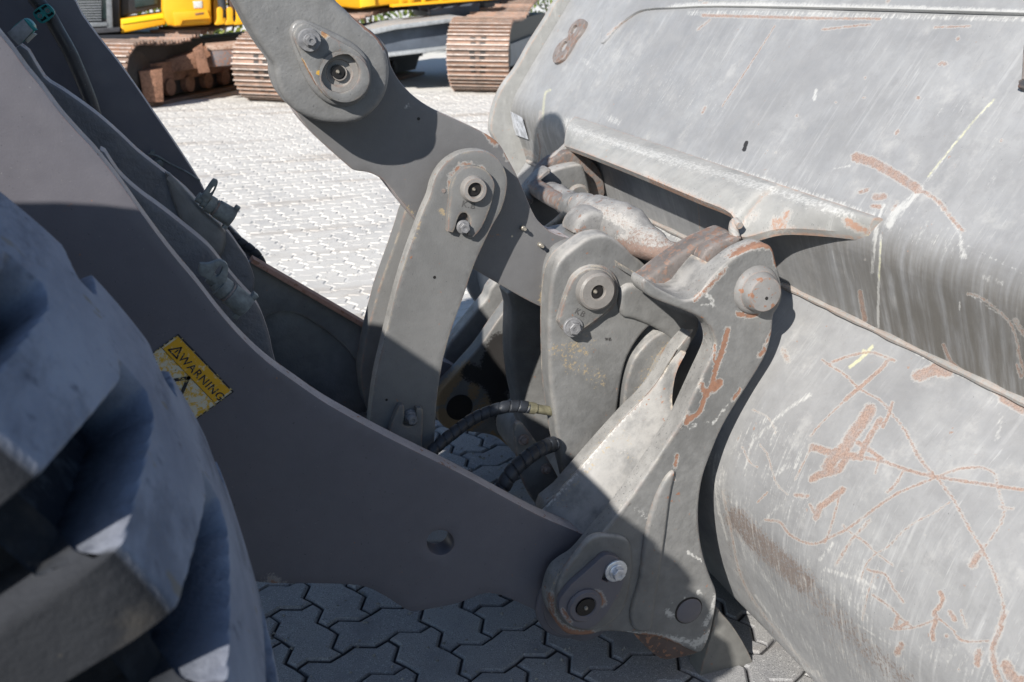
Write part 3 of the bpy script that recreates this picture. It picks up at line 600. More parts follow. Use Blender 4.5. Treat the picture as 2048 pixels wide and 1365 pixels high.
wear(ledge, "rust", [([(1300, 362), (1345, 382), (1400, 405), (1460, 432)], 5, .9), ([(1480, 455), (1510, 430), (1520, 420)], 4, .8), ([(1540, 455), (1560, 440), (1580, 425)], 7, .8), ([(1500, 465), (1540, 457), (1600, 452), (1650, 456)], 4, 1.0), ([(1690, 440), (1715, 455), (1735, 465)], 8, .9), ([(1400, 300)], 3, .7)])
wear(ledge, "yellow", [([(1728, 465), (1735, 475)], 6, .9)]); wear(ledge, "scratch", [([(1140, 256), (1250, 292), (1400, 336), (1560, 384), (1700, 432)], 11, .75), ([(1160, 270), (1300, 310), (1460, 360)], 5, .55), ([(1600, 400), (1720, 440)], 6, .5)])
# hook ears of the bucket, one behind the near coupler hook and one behind the far one
M_ear = M_rusty
ear_n = [(1398, 572), (1401, 537), (1411, 505), (1436, 487), (1474, 472), (1486, 478), (1470, 500), (1448, 520), (1430, 548), (1414, 566)]
plate("hook_ear", ear_n, 1.652, .035, M_rusty, bucket, bev=.008)
ear_f = [(1076, 356), (1084, 338), (1100, 322), (1118, 312), (1132, 304), (1150, 305), (1180, 318), (1205, 350), (1208, 400), (1170, 420), (1130, 360), (1096, 345)]
plate("hook_ear", ear_f, 2.60, .05, M_rusty, bucket, bev=.008)
plate("hook_ear", [(1158, 318), (1178, 318), (1200, 338), (1212, 372), (1214, 408), (1190, 412), (1150, 380)], 2.64, .05, M_bplate, bucket, bev=.008)
# weld beads in the inner corner
wb = [np.array([Vp[0] - .004, Y, Vp[1] + .003]) for Y in np.linspace(.74, 3.29, 84)]
tube("weld_bead", wb, [.006 + random.uniform(-.001, .0015) for _ in wb], M_bplate, bucket, 8, 2)
for yy in (1.60,):
    wb = [P(1473, 476, 1.66), P(1467, 462, 1.67), P(1470, 445, 1.68), P(1480, 452, 1.66)]; tube("weld_bead", wb, [.008, .010, .010, .007], M_bplate, bucket, 10, 6)
wb = [P(1100, 322, 2.62), P(1120, 310, 2.64), P(1135, 292, 2.68)]; tube("weld_bead", wb, [.01, .016, .012], M_bplate, bucket, 10, 6)
# bent rim below the lower left corner: support foot beside the coupler
foot = [(1434, 1222), (1446, 1230), (1466, 1252), (1490, 1290), (1510, 1335), (1512, 1380, 1), (1395, 1380, 1), (1405, 1330), (1420, 1280)]
plate("support_foot", foot, 1.60, .05, paint("foot_paint", (.14, .138, .13), .55, edge=.008), bucket, bev=.006)
# pale paper label
def mat_label():
    b = NB("worn_paper_label"); n = b.mr(b.noise(70, 5, .7, b.stretch((1, 1, .35))), .45, .56); c = b.mix(n, (.36, .37, .39), (.62, .64, .68)); b.l(c, b.b.inputs["Base Color"]); b.b.inputs["Roughness"].default_value = .6; return b.m
kvn = np.array([-(Vp - Kp)[1], 0, (Vp - Kp)[0]]); kvn /= np.linalg.norm(kvn); kvn = kvn if kvn[0] > 0 else -kvn
kve2 = np.array([(Kp - Vp)[0], 0, (Kp - Vp)[1]]); kve2 /= np.linalg.norm(kve2)
KVP = (np.array([Vp[0], 2.0, Vp[1]]) - kvn * .004, -EY, kve2, kvn)
plate("paper_label", [(1021, 224, 1), (1044, 236, 1), (1056, 279, 1), (1030, 270, 1)], 0, .001, mat_label(), bucket, plane=KVP, bev=0, n=1)
# worn edge bracket at the right border
br = empty("edge_bracket", tuple(up_pt(2046, 150)), 'small rusty yellow bracket on the bucket back at the right edge', 'bracket')
plate("bracket_plate", [(2046, 90, 1), (2120, 60, 1), (2120, 165, 1), (2042, 158, 1)], 0, .014, M_rusty, br, plane=upl(.014), bev=.003)
plate("bracket_foot", [(2036, 168), (2042, 158), (2100, 160), (2100, 185), (2040, 176)], 0, .012, M_dark, br, plane=upl(.012), bev=.003)

# ------------------------------------------------------------------ lift arms (one welded frame)
arm = empty("lift_arm", tuple(P(820, 1000, 1.65)), 'grey lift arm frame sloping down from upper left, warning sticker on its near side', 'lift arm')
armp = [(-700, -660), (-420, -400), (-250, -215), (-60, -5), (0, 69), (25, 100), (50, 135), (83, 175), (120, 225), (160, 270), (190, 302), (240, 365), (291, 437), (343, 506), (394, 567), (435, 620), (480, 672), (535, 724), (596, 768), (645, 802), (700, 834), (768, 871), (844, 909), (919, 946), (995, 987), (1080, 1032), (1159, 1066), (1215, 1098), (1244, 1150), (1246, 1210), (1215, 1262), (1160, 1284), (1112, 1258), (1082, 1229), (1054, 1214), (1024, 1200), (993, 1189), (969, 1188), (939, 1199), (911, 1209), (860, 1219), (829, 1225, 1), (817, 1222), (799, 1212), (768, 1192), (734, 1176), (696, 1170), (621, 1168), (508, 1164), (400, 1120), (250, 1000), (100, 840), (-50, 660), (-330, 380), (-640, 20), (-900, -250)]
V, Fc = plate_geo(armp, 1.65, .046, bev=.003, grid=.02, holes=[circle_px(881, 1086, 27, 25, 28)]); armo = edge_mat(mesh("arm_plate", V, Fc, M_arm, arm), M_aedge)
hc = P(881, 1086, 1.67)
for p_ in armo.data.polygons:
    if (Vector(hc) - p_.center).length < .05: p_.material_index = 0
wear(armo, "scratch", [([(520, 705), (545, 740)], .1, 0)])
wear(armo, "scratch", [([(598, 850), (606, 868)], 1.6, .5), ([(150, 190), (185, 240)], 30, .12), ([(430, 700), (470, 735)], 9, .16)])
wear(armo, "rust", [([(545, 1160), (570, 1163)], 6, 1.0)])
lathe_px("arm_boss", 1154, 1196, 1.65, [(40, .004), (80, .004), (80, -.006), (77, -.010), (70, -.012), (68, -.016), (30, -.016)], M_arm, arm)
farp = [(-300, -420), (-60, -190), (128, -24), (165, 30), (200, 78), (240, 128), (285, 192), (312, 232), (340, 272), (372, 320), (400, 364), (420, 404), (440, 432), (480, 475), (540, 540), (590, 578), (640, 608), (690, 634), (742, 660), (800, 690), (860, 714), (915, 738), (945, 800), (930, 850), (890, 846), (850, 836), (780, 828), (600, 830), (350, 640), (60, 330), (-300, -60)]
edge_mat(plate("arm_plate", farp, 2.56, .045, M_arm, arm, bev=.005), M_aedge)
ribA = [(40, 90), (88, 155), (125, 180), (188, 225), (238, 268), (276, 304), (323, 341), (374, 382), (411, 423), (456, 465), (480, 498), (500, 530), (508, 580), (470, 700), (300, 600), (120, 420), (0, 180)]
V, Fc = plate_geo(ribA, 2.08, .045, bev=.006, seg=3, grid=.014, wobble=.0006); edge_mat(mesh("cylinder_rib", V, Fc, M_rib, arm), M_aedge)
ribB = [(200, 300), (236, 346), (274, 382), (326, 420), (374, 458), (418, 495), (449, 533), (480, 571), (514, 609), (533, 650), (545, 700), (548, 760), (440, 760), (330, 600), (200, 400)]
V, Fc = plate_geo(ribB, 1.90, .045, bev=.008, seg=3, grid=.014, wobble=.0006); edge_mat(mesh("cylinder_rib", V, Fc, M_rib, arm), M_aedge)
# raised cast swelling on the ribs
V, Fc = plate_geo([(330, 345), (374, 384), (411, 425), (452, 466), (440, 520), (400, 500), (360, 440)], 2.066, .016, bev=.012, seg=4); mesh("cast_swelling", V, Fc, M_cast, arm)
panel = [(459, 533, 1), (507, 523, 1), (560, 553), (640, 600), (735, 655, 1), (752, 712), (752, 790), (745, 850), (640, 830), (520, 720), (470, 620)]
rec = cr_closed([(528, 640), (548, 628), (580, 624), (620, 640), (665, 672), (700, 705), (730, 760), (735, 830), (640, 815), (560, 740), (530, 690)], 3)
V, Fc = plate_geo(panel, 2.13, .018, bev=.003, holes=[rec]); mesh("cross_panel", V, Fc, M_cast, arm)
plate("recess_plate", [(515, 615), (620, 615), (745, 690), (750, 850), (620, 830), (520, 720)], 2.147, .012, M_cast, arm)
V, Fc = join([box_geo((P(507 + (735 - 507) * t, 521 + (655 - 521) * t, 2.122)), .05, .06, .010, ax=(lambda d: d / np.linalg.norm(d))(P(735, 655, 2.122) - P(507, 523, 2.122)), az=(lambda d: np.array([-d[2], 0, d[0]]) / np.linalg.norm(d))(P(735, 655, 2.122) - P(507, 523, 2.122))) for t in (.5,)])
dvec = P(735, 655, 2.12) - P(507, 523, 2.12); ln = np.linalg.norm(dvec); dx = dvec / ln; dz = np.array([-dx[2], 0, dx[0]])
V, Fc = box_geo(P(621, 587, 2.115), ln, .034, .011, ax=dx, az=dz, bev=.002)
mesh("panel_edge", V, Fc, paint("rust_primed_edge", (.34, .20, .15), .7, edge=.006, edgecol=(.2, .12, .09), rustspots=.6, var=.2), arm)
# cross tube between the arms, seen in the gap below the link
lathe("cross_tube", [(.085, 0), (.085, .6)], P(640, 1010, 1.70), M_dark, arm)
# sticker
def mat_sticker():
    b = NB("worn_yellow_sticker"); n = b.noise(95, 6, .75); c = b.mix(b.mr(n, .42, .55), (.62, .36, .025), (.58, .54, .42)); c = b.mix(b.mr(b.noise(120, 3), .66, .69), c, (.03, .03, .035)); b.l(c, b.b.inputs["Base Color"]); b.b.inputs["Roughness"].default_value = .5; return b.m
def mat_sticker_head():
    b = NB("worn_yellow_band"); n = b.noise(105, 6, .75); c = b.mix(b.mr(n, .56, .68), (.64, .34, .012), (.6, .54, .38)); b.l(c, b.b.inputs["Base Color"]); b.b.inputs["Roughness"].default_value = .5; return b.m
def mat_ink():
    b = NB("worn_black_print"); n = b.noise(150, 5, .7); c = b.mix(b.mr(n, .56, .62), (.022, .022, .026), (.55, .42, .15)); b.l(c, b.b.inputs["Base Color"]); b.b.inputs["Roughness"].default_value = .5; return b.m
M_ink = mat_ink()
A, B = np.array([356, 670.]), np.array([466, 784.]); Dn = np.array([-34, 25.]); 
q = lambda p: tuple(p)
st = plate("warning_sticker", [q(A) + (1,), q(B) + (1,), q(B + Dn * 3.1) + (1,), q(A + Dn * 3.1) + (1,)], 1.6494, .0012, mat_sticker(), arm, bev=.0002, seg=1, n=1)
plate("header_band", [q(A + (B - A) * .03 + Dn * .06) + (1,), q(B - (B - A) * .03 + Dn * .06) + (1,), q(B - (B - A) * .03 + Dn) + (1,), q(A + (B - A) * .03 + Dn) + (1,)], 1.6490, .0004, mat_sticker_head(), st, bev=0, n=1)
def px_basis(a, b, Y):
    """origin, writing direction and letter-up direction for text along a pixel line on the plane at distance Y"""
    o, e = P(*a, Y), P(*b, Y) - P(*a, Y); L_ = np.linalg.norm(e); e /= L_; return o, e, np.array([-e[2], 0, e[0]]), L_
ink = []
for a, b_ in ((A, B), (B, B + Dn * 3.1), (A, A + Dn * 3.1), (A + Dn, B + Dn)):
    o, e, u, L_ = px_basis(a, b_, 1.6487); w = .0016 if a is not A or b_ is not B else .003
    if np.allclose(a, A + Dn): w = .0007
    ink.append(box_geo(o + e * L_ / 2, L_ + .001, .0003, w, ax=e, az=u))
ink.append(text_geo("WARNING", *px_basis(A + (B - A) * .235 + Dn * .80, B + Dn * .80, 1.6487)[:3], EY, .0205, .0003, .010, 1.10))
o, e, u, L_ = px_basis(A + (B - A) * .085 + Dn * .82, B + Dn * .82, 1.6487)
def tri(o, e, u, s, w):
    out = []
    for a, b_ in (((0, 0), (1, 0)), ((1, 0), (.5, .87)), ((.5, .87), (0, 0))):
        p, r = o + (e * a[0] + u * a[1]) * s, o + (e * b_[0] + u * b_[1]) * s; d = (r - p) / np.linalg.norm(r - p)
        out.append(box_geo((p + r) / 2, np.linalg.norm(r - p) + w, .0003, w, ax=d, az=np.array([-d[2], 0, d[0]])))
    return out
ink += tri(o, e, u, .020, .0026); ink.append(box_geo(o + e * .010 + u * .008, .0022, .0003, .008, ax=e, az=u))
o, e, u, L_ = px_basis(A + Dn * 2.9, B + Dn * 2.9, 1.6487); ink += tri(P(377, 756, 1.6487) - e * .031 - u * .054, e, u, .062, .0058)
V, Fc = join(ink); mesh("lettering", V, Fc, M_ink, st, 0)

# ------------------------------------------------------------------ bell crank
crank = empty("bell_crank", tuple(P(850, 300, 1.93)), 'long grey bell crank lever running diagonally between cylinder rod and coupler', 'lever')
levp = [(572, 150), (585, 205), (602, 240), (640, 282), (690, 327), (709, 341), (735, 345), (758, 355), (778, 372), (800, 400), (850, 460), (900, 505), (945, 537), (1000, 570), (1060, 604), (1100, 622), (1150, 645), (1210, 655), (1262, 620), (1275, 570), (1252, 520), (1212, 492), (1160, 480), (1112, 469), (1082, 448), (1066, 425), (1048, 383), (1032, 347), (1015, 316), (1000, 290), (975, 270), (930, 247), (870, 220), (832, 196), (802, 166), (782, 132), (770, 90), (720, 50), (640, 50), (590, 90)]
V, Fc = plate_geo(levp, 1.925, .09, bev=.003, grid=.012); lev = edge_mat(mesh("lever_plate", V, Fc, M_lev, crank), M_cedge if "link" in "lev" or "lk" in "lev" else M_aedge)
wear(lev, "rust", [([(976, 268), (984, 272), (992, 280)], 7, 1.2), ([(1010, 305), (1016, 318)], 3, .8)]); wear(lev, "tan", [([(815, 412), (822, 425), (840, 438)], 8, .5), ([(1092, 565), (1084, 600)], 8, .8)])
wear(lev, "scratch", [([(808, 215), (826, 211)], 2, .6)])
sdot = lambda nm, x, y, Y, r, mt, par, dep=.0015: lathe_px(nm, x, y, Y, [(r, .002), (r, -dep)], mt, par, n=12)
sdot("drill_hole", 837, 238, 1.925, 3.2, M_black, crank, .0006); sdot("drill_hole", 1024, 473, 1.925, 2.0, M_nip, crank, .0006)
for x, y in ((1044, 455), (1079, 489), (1103, 514)):
    lathe_px("grease_nipple", x, y, 1.925, [(4.5, .001), (4.5, -.010), (3, -.012), (4, -.017), (2.5, -.021)], M_nip, crank, n=10)
lathe_px("nipple_recess", 1103, 514, 1.925, [(8, .001), (8, -.0008)], M_black, crank, n=16)
# swollen hub edge in front of the coupler bracket
V, Fc = plate_geo([(1108, 500), (1140, 482), (1178, 476), (1215, 492), (1230, 540), (1180, 640), (1120, 625), (1092, 590), (1092, 540)], 1.905, .13, bev=.016, seg=4); mesh("lever_hub", V, Fc, M_cast, crank)

# ------------------------------------------------------------------ tilt cylinder rod eye
rod = empty("tilt_rod", tuple(P(677, 145, 1.85)), 'grey cast rod eye of the tilt cylinder with keeper plate, at the top', 'cylinder rod')
eye = [(440, -120), (455, -45), (467, -5), (482, 25), (502, 62), (522, 94), (540, 118), (549, 135), (551, 158), (560, 184), (576, 208), (596, 226), (625, 240), (655, 248), (690, 249), (722, 242), (750, 222), (770, 194), (779, 160), (778, 122), (766, 88), (742, 62), (714, 40), (690, 18), (668, -4), (640, -50), (600, -130)]
V, Fc = plate_geo(eye, 1.815, .105, bev=.012, seg=5, grid=.013, wobble=.0005); eyo = mesh("rod_eye", V, Fc, M_cast, rod)
wear(eyo, "rust", [([(700, 28), (725, 50), (748, 70)], 4, .9), ([(757, 80), (770, 100)], 4, .8)])
V, Fc = plate_geo(eye, 2.02, .072, bev=.014, seg=4); mesh("rod_eye", V, Fc, M_cast, rod)
rd = [P(600, 20, 1.90), P(565, -45, 1.91), P(535, -110, 1.93), np.array([.13, 1.95, 1.84]), np.array([.07, 1.96, 1.95]), np.array([-.03, 1.97, 2.00]), np.array([-.20, 1.98, 1.985]), np.array([-.9, 2.02, 1.80])]  # upper bend is out of view, shaped so its shadow falls on the bucket
tube("rod_shank", rd, [.07, .074, .070, .068, .070, .070, .080, .085], M_cast, rod, 28)
pad = [(580, 66), (586, 48), (600, 40), (620, 43), (650, 56), (690, 76), (715, 92), (735, 115), (744, 145), (742, 172), (730, 195), (708, 210), (680, 214), (650, 204), (625, 180), (605, 145), (588, 100)]
V, Fc = plate_geo(pad, 1.804, .014, bev=.007, seg=3, holes=[circle_px(680, 146, 39, 40, 30)]); mesh("eye_pad", V, Fc, M_cast, rod)
kp = [(587, 76), (592, 58), (606, 47), (622, 50), (650, 66), (690, 88), (715, 103), (730, 120), (738, 140), (738, 165), (727, 186), (708, 200), (685, 205), (660, 199), (638, 178), (620, 148), (602, 112)]
hole = circle_px(680, 146, 39, 40, 30)
V, Fc = plate_geo(kp, 1.790, .016, bev=.003, grid=.008, holes=[hole]); k1 = mesh("keeper_plate", V, Fc, M_cast, rod)
wear(k1, "rust", [([(645, 65), (655, 72)], 4, 1), ([(604, 120), (608, 130), (618, 145), (632, 175)], 3, .8)]); wear(k1, "yellow", [([(605, 121), (612, 137), (618, 146)], 2.6, 1.3), ([(619, 152), (620, 154)], 3, 1.3), ([(638, 183), (641, 187)], 3.4, 1.3), ([(681, 190), (684, 191)], 3.4, 1.3), ([(637, 144)], 4, 1.3), ([(644, 62), (655, 74)], 3, 1.2)])
V, Fc = plate_geo(circle_px(690, 156, 50, 50, 40), 1.786, .008, bev=.002, holes=[hole], n=1); mesh("pin_ring", V, Fc, M_cast, rod)
pinface = [(39, .03), (39, .018), (30, .017), (29, .0145), (16, .0145), (14, .018), (14, .03)]
lathe_px("pin_face", 680, 147, 1.797, [(39, .02), (39, .006), (27, .006), (25, .010), (16, .010), (15, .004), (12, .004), (12, .02)], M_pin, rod)
lathe_px("grease_port", 676, 144, 1.799, [(13.5, .01), (13.5, .0)], M_black, rod, n=24); lathe_px("grease_nipple", 676, 144, 1.797, [(4, .01), (4, .001), (2.5, -.002)], M_nip, rod, n=12)
bolt("keeper_bolt", 617, 80, 1.790, 23, 10, M_boltg, rod, .014, .018)
for x, y, r in ((737, -1, 0),):
    pass

# ------------------------------------------------------------------ tilt link: two plates either side of the crank
link = empty("tilt_link", tuple(P(850, 600, 1.87)), 'upright grey link pinned to the bell crank, letters KB stamped on its keeper plate', 'link')
lk = [(740, 838), (751, 754), (765, 693), (786, 606), (794, 575), (808, 528), (826, 476), (846, 423), (860, 391), (866, 367), (876, 345), (892, 325), (918, 308), (950, 301), (981, 306), (1003, 326), (1015, 357), (1012, 391), (1002, 423), (981, 461), (949, 531), (929, 590), (907, 650), (894, 692), (884, 735), (874, 806), (868, 905), (860, 1000), (800, 1010), (755, 960), (738, 900)]
V, Fc = plate_geo(lk, 1.858, .030, bev=.0035, grid=.010); lko = edge_mat(mesh("link_plate", V, Fc, M_link, link), M_cedge if "link" in "lko" or "lk" in "lko" else M_aedge)  # lighter edge material also stands for the link's sunlit side
wear(lko, "tan", [([(845, 430), (838, 455), (830, 480)], 6, .42), ([(884, 420), (887, 426)], 3, 1)]); wear(lko, "rust", [([(904, 395), (900, 360), (918, 335), (945, 332), (970, 340)], 4, .85)])
lk2 = [(815, 410), (800, 455), (785, 499), (759, 572), (748, 612), (738, 650), (726, 710), (722, 760), (740, 830), (800, 860), (850, 850), (875, 740), (900, 650), (940, 530), (985, 420), (985, 340), (930, 310), (860, 330)]
V, Fc = plate_geo(lk2, 2.02, .05, bev=.006); mesh("link_plate", V, Fc, M_link, link)
k2 = [(896, 464, 1), (897, 430), (901, 396), (902, 378), (911, 353), (931, 335), (955, 333), (976, 344), (988, 363), (989, 379), (981, 414), (964, 455), (946, 476, 1), (936, 470), (940, 452), (939, 437), (932, 427), (922, 428), (915, 440), (911, 455), (906, 466, 1)]
V, Fc = plate_geo(k2, 1.842, .016, bev=.002); kk = mesh("keeper_plate", V, Fc, M_link, link)
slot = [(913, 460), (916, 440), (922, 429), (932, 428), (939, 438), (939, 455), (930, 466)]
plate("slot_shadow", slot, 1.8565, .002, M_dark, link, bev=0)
V, Fc = text_geo("K.B", *px_basis((922, 413), (960, 421), 1.842)[:3], EY, .0175, .0016, .01, 1.2); mesh("lettering", V, Fc, M_stamp, kk, 0)
lathe_px("pin_boss", 946, 378, 1.842, [(22, .004), (26, .002), (25, -.010), (22, -.016), (15, -.016), (14, -.012), (14, .002)], M_pin, link)
lathe_px("grease_port", 947.5, 377.5, 1.833, [(14, .004), (14, .0)], M_black, link, n=24); lathe_px("grease_nipple", 948, 379, 1.831, [(3.5, .004), (3.5, .0), (2, -.003)], M_nip, link, n=12)
bolt("keeper_bolt", 926, 454, 1.846, 13.5, 9.5, M_boltg, link, .004, .013)
sdot("drill_hole", 869, 555, 1.858, 3, M_black, link, .0006); sdot("drill_hole", 773, 800, 1.858, 2.6, M_black, link, .0006); sdot("drill_hole", 887, 382, 1.858, 4, M_rusty, link, .0015)
fork = [(780, 860, 1), (786, 842), (797, 815), (802, 811), (808, 813), (809, 835), (806, 848), (813, 853), (826, 852), (833, 845), (833, 820), (836, 817), (845, 818), (846, 835), (845, 870), (843, 960, 1), (770, 940, 1)]
plate("lock_fork", fork, 1.842, .016, M_link, link, bev=.002)
bolt("fork_bolt", 820, 832, 1.856, 14, 9.5, M_boltg, link, .006, .02)

# ------------------------------------------------------------------ quick coupler
coup = empty("quick_coupler", tuple(P(1300, 900, 1.65)), 'worn grey quick coupler with hooks and pins between lift arm and bucket', 'coupler')
ear = [(1284, 569), (1291, 558), (1312, 574), (1340, 589), (1364, 599), (1382, 599), (1398, 590), (1410, 573), (1424, 556), (1446, 533), (1480, 507), (1512, 492), (1528, 489), (1542, 493), (1549, 506), (1555, 531), (1562, 558), (1566, 589), (1560, 612), (1549, 630), (1547, 648), (1545, 668), (1536, 703), (1521, 733), (1493, 778), (1463, 825), (1441, 866), (1424, 907), (1408, 952), (1399, 1008), (1400, 1065), (1408, 1112), (1422, 1155), (1433, 1182), (1434, 1202), (1430, 1230), (1422, 1266), (1411, 1295), (1396, 1307), (1360, 1292), (1320, 1277), (1285, 1272), (1245, 1266), (1205, 1265), (1178, 1272), (1145, 1272), (1127, 1264), (1109, 1240), (1100, 1212), (1103, 1184), (1115, 1154), (1135, 1136), (1159, 1120), (1192, 1082), (1231, 1035), (1271, 982), (1305, 932), (1335, 886), (1361, 846), (1382, 801), (1406, 749), (1418, 724), (1427, 703), (1430, 685), (1425, 662), (1413, 645), (1398, 635), (1372, 623), (1340, 611), (1308, 598), (1290, 585)]
def thick_ear(pts, Y, t, **k): return plate_geo(pts, Y, t, bev=.007, seg=4, **k)
V, Fc = thick_ear(ear, 1.575, .046, grid=.006, wobble=.0003); earo = edge_mat(mesh("coupler_ear", V, Fc, M_coup, coup), M_cedge, .45)
wear(earo, "rust", [([(1455, 660), (1448, 690), (1440, 715), (1432, 735)], 5, 1.05), ([(1432, 735), (1422, 775), (1408, 800), (1398, 825), (1378, 840)], 4.5, 1.0), ([(1440, 765), (1428, 778)], 7, 1), ([(1425, 775), (1410, 785), (1402, 770)], 6, .8), ([(1430, 690), (1428, 722)], 3, .8), ([(1378, 835), (1372, 845)], 7, .9), ([(1480, 780), (1466, 800)], 4, .8), ([(1475, 628), (1500, 632), (1515, 628)], 5, .9), ([(1354, 910), (1350, 935)], 4, .8), ([(1344, 952), (1348, 962)], 3, .7), ([(1530, 700), (1518, 712)], 5, .7), ([(1285, 1274), (1320, 1280), (1360, 1296)], 9, .9), ([(1095, 1225), (1115, 1255), (1150, 1270), (1180, 1270)], 10, 1.0), ([(1100, 1190), (1105, 1215)], 8, .7), ([(1240, 905), (1245, 912)], 6, .9), ([(1460, 510), (1500, 494), (1530, 488)], 7, .9), ([(1520, 490), (1545, 500), (1552, 530)], 4, .9), ([(1390, 600), (1420, 572), (1450, 540)], 5, .6), ([(1525, 700), (1545, 660)], 3, .6)])
wear(earo, "scratch", [([(1388, 650), (1402, 668), (1420, 700)], 4, .6), ([(1455, 810), (1440, 830), (1425, 850)], 3, .8), ([(1380, 860), (1395, 850)], 3, .6), ([(1415, 592), (1425, 600)], 5, .9), ([(1405, 610), (1430, 612)], 4, .7), ([(1410, 1250), (1425, 1220), (1432, 1190)], 6, .85), ([(1390, 1290), (1420, 1270)], 9, .9), ([(1340, 1275), (1380, 1285)], 7, .8), ([(1398, 1185)], 6, .9), ([(1370, 1195)], 5, .7), ([(1335, 1225), (1342, 1230)], 8, .9), ([(1345, 1205)], 4, .8), ([(1376, 1105), (1390, 1115), (1405, 1122)], 3, 1), ([(1285, 1150), (1300, 1220), (1290, 1265)], 4, .5), ([(1230, 1010), (1255, 1005)], 9, .4), ([(1275, 1020), (1300, 1040)], 8, .45), ([(1250, 1265), (1290, 1270)], 4, .7), ([(1530, 690), (1540, 685)], 4, .8), ([(1360, 860), (1385, 850), (1420, 845)], 2, .6)])
wear(earo, "tan", [([(1092, 1200), (1110, 1150), (1150, 1112), (1200, 1055), (1240, 1003), (1290, 930), (1340, 860)], 8, .42)])
# far ear of the same frame (other side), and second inner and outer plates
far_in = [(1040, 560), (1022, 602), (990, 648), (957, 696), (918, 740), (882, 779), (873, 806), (876, 838), (892, 857), (919, 863), (961, 867), (991, 874), (1010, 888), (1029, 904), (1060, 930), (1110, 930), (1130, 700), (1110, 560)]
V, Fc = plate_geo(far_in, 2.50, .05, bev=.006, seg=3, grid=.008); fo = mesh("coupler_ear", V, Fc, M_dark if False else paint("greased_ear_paint", (.15, .15, .147), .5, edge=.01, edgecol=(.32, .24, .16), edge_amt=.95, specks=.66, rustspots=.72, tancol=(.30, .215, .12)), coup)
wear(fo, "tan", [([(880, 800), (890, 780), (915, 750), (932, 735)], 14, .95), ([(885, 830), (905, 850), (935, 850), (955, 835)], 14, .95), ([(960, 830), (975, 810), (990, 790)], 22, .62), ([(945, 790), (950, 770)], 14, .7), ([(985, 868), (1005, 885), (1025, 900)], 7, .8), ([(995, 720)], 7, .6)])
wear(fo, "dark", [([(1000, 690), (985, 740), (1015, 760), (1020, 690)], 26, .95), ([(940, 745), (985, 770), (1010, 840)], 22, .8)])
lathe_px("far_pin_hole", 919, 815, 2.50, [(26, .01), (26, -.0008)], M_black, coup, n=32)
sdot("far_pin_hole", 1015, 864, 2.50, 8, M_black, coup, .0008)
far_out = [(1030, 540), (985, 572), (974, 596), (955, 618), (937, 641), (915, 668), (892, 699), (880, 760), (900, 830), (960, 850), (1020, 800), (1060, 600)]
V, Fc = plate_geo(far_out, 2.63, .05, bev=.010, seg=3); mesh("coupler_ear", V, Fc, M_coup, coup)
# inner near ear and its web
inn = [(1084, 1023), (1120, 982), (1160, 936), (1200, 890), (1236, 850), (1262, 822), (1290, 795), (1316, 762), (1334, 735), (1350, 705), (1366, 684), (1384, 668), (1380, 694), (1362, 724), (1350, 760), (1344, 800), (1350, 846), (1330, 920), (1300, 1010), (1260, 1120), (1200, 1160), (1120, 1120)]
V, Fc = plate_geo(inn, 1.748, .04, bev=.006, seg=4, grid=.010); io = edge_mat(mesh("coupler_ear", V, Fc, M_coup, coup), M_cedge, .45)
wear(io, "tan", [([(1085, 1022), (1160, 938), (1236, 852), (1290, 797)], 6, .42), ([(1180, 960)], 8, .5)]); wear(io, "rust", [([(1238, 900), (1248, 912)], 6, 1)])
web = [(1388, 648), (1352, 656), (1327, 664), (1304, 678), (1283, 699), (1270, 716), (1262, 734), (1254, 760), (1249, 790), (1246, 840), (1240, 880), (1250, 930), (1310, 900), (1340, 810), (1350, 745), (1380, 690)]
V, Fc = plate_geo(web, 1.83, .05, bev=.006, seg=3, grid=.012); wo = mesh("inner_web", V, Fc, M_coup, coup)
wear(wo, "tan", [([(1330, 690), (1310, 720), (1290, 750)], 14, .34), ([(1280, 760), (1270, 800)], 10, .34)])
# rib that bends from the centre bracket down to the ear
rib = [(1240, 590), (1258, 570), (1285, 575), (1310, 598), (1345, 613), (1378, 626), (1400, 640), (1398, 665), (1384, 690), (1368, 712), (1354, 738), (1346, 766), (1343, 797), (1350, 832), (1330, 850), (1318, 810), (1322, 770), (1334, 730), (1348, 706), (1350, 690), (1336, 674), (1308, 656), (1268, 640), (1245, 632)]
V, Fc = plate_geo(rib, 1.824, .05, bev=.012, seg=4, grid=.01, wobble=.0004); mesh("bent_rib", V, Fc, M_coup, coup)
# channel floor between ears
def ruled(name, La, Ya, Lb, Yb, mat, bow=0.0, n=7, t=.010):
    Yb = Yb if hasattr(Yb, '__len__') else [Yb] * len(Lb)
    a = cr_open([P(x, y, Ya) for x, y in La], 5); b_ = cr_open([P(x, y, v) for (x, y), v in zip(Lb, Yb)], 5)
    return sheet(name, [[p * (1 - k) + q * k + np.array([0, bow * math.sin(math.pi * k), 0]) for k in np.linspace(0, 1, n)] for p, q in zip(a, b_)], t, mat, coup, np.array([.4, .9, 0]))
ch = ruled("ear_channel", [(1084, 1022), (1160, 936), (1236, 850), (1290, 795), (1318, 760), (1336, 730), (1354, 700)], 1.745, [(1176, 1092), (1226, 1031), (1300, 928), (1346, 852), (1344, 800), (1352, 748), (1372, 706)], [1.63, 1.63, 1.632, 1.645, 1.69, 1.715, 1.735], M_coup, .012)
wear(ch, "rust", [([(1238, 900), (1248, 912)], 6, 1)]); wear(ch, "tan", [([(1260, 870), (1255, 930)], 10, .36), ([(1110, 1010), (1180, 930), (1240, 862)], 8, .36)]); wear(ch, "scratch", [([(1085, 1020), (1160, 934), (1236, 848), (1292, 793)], 6, .7)])
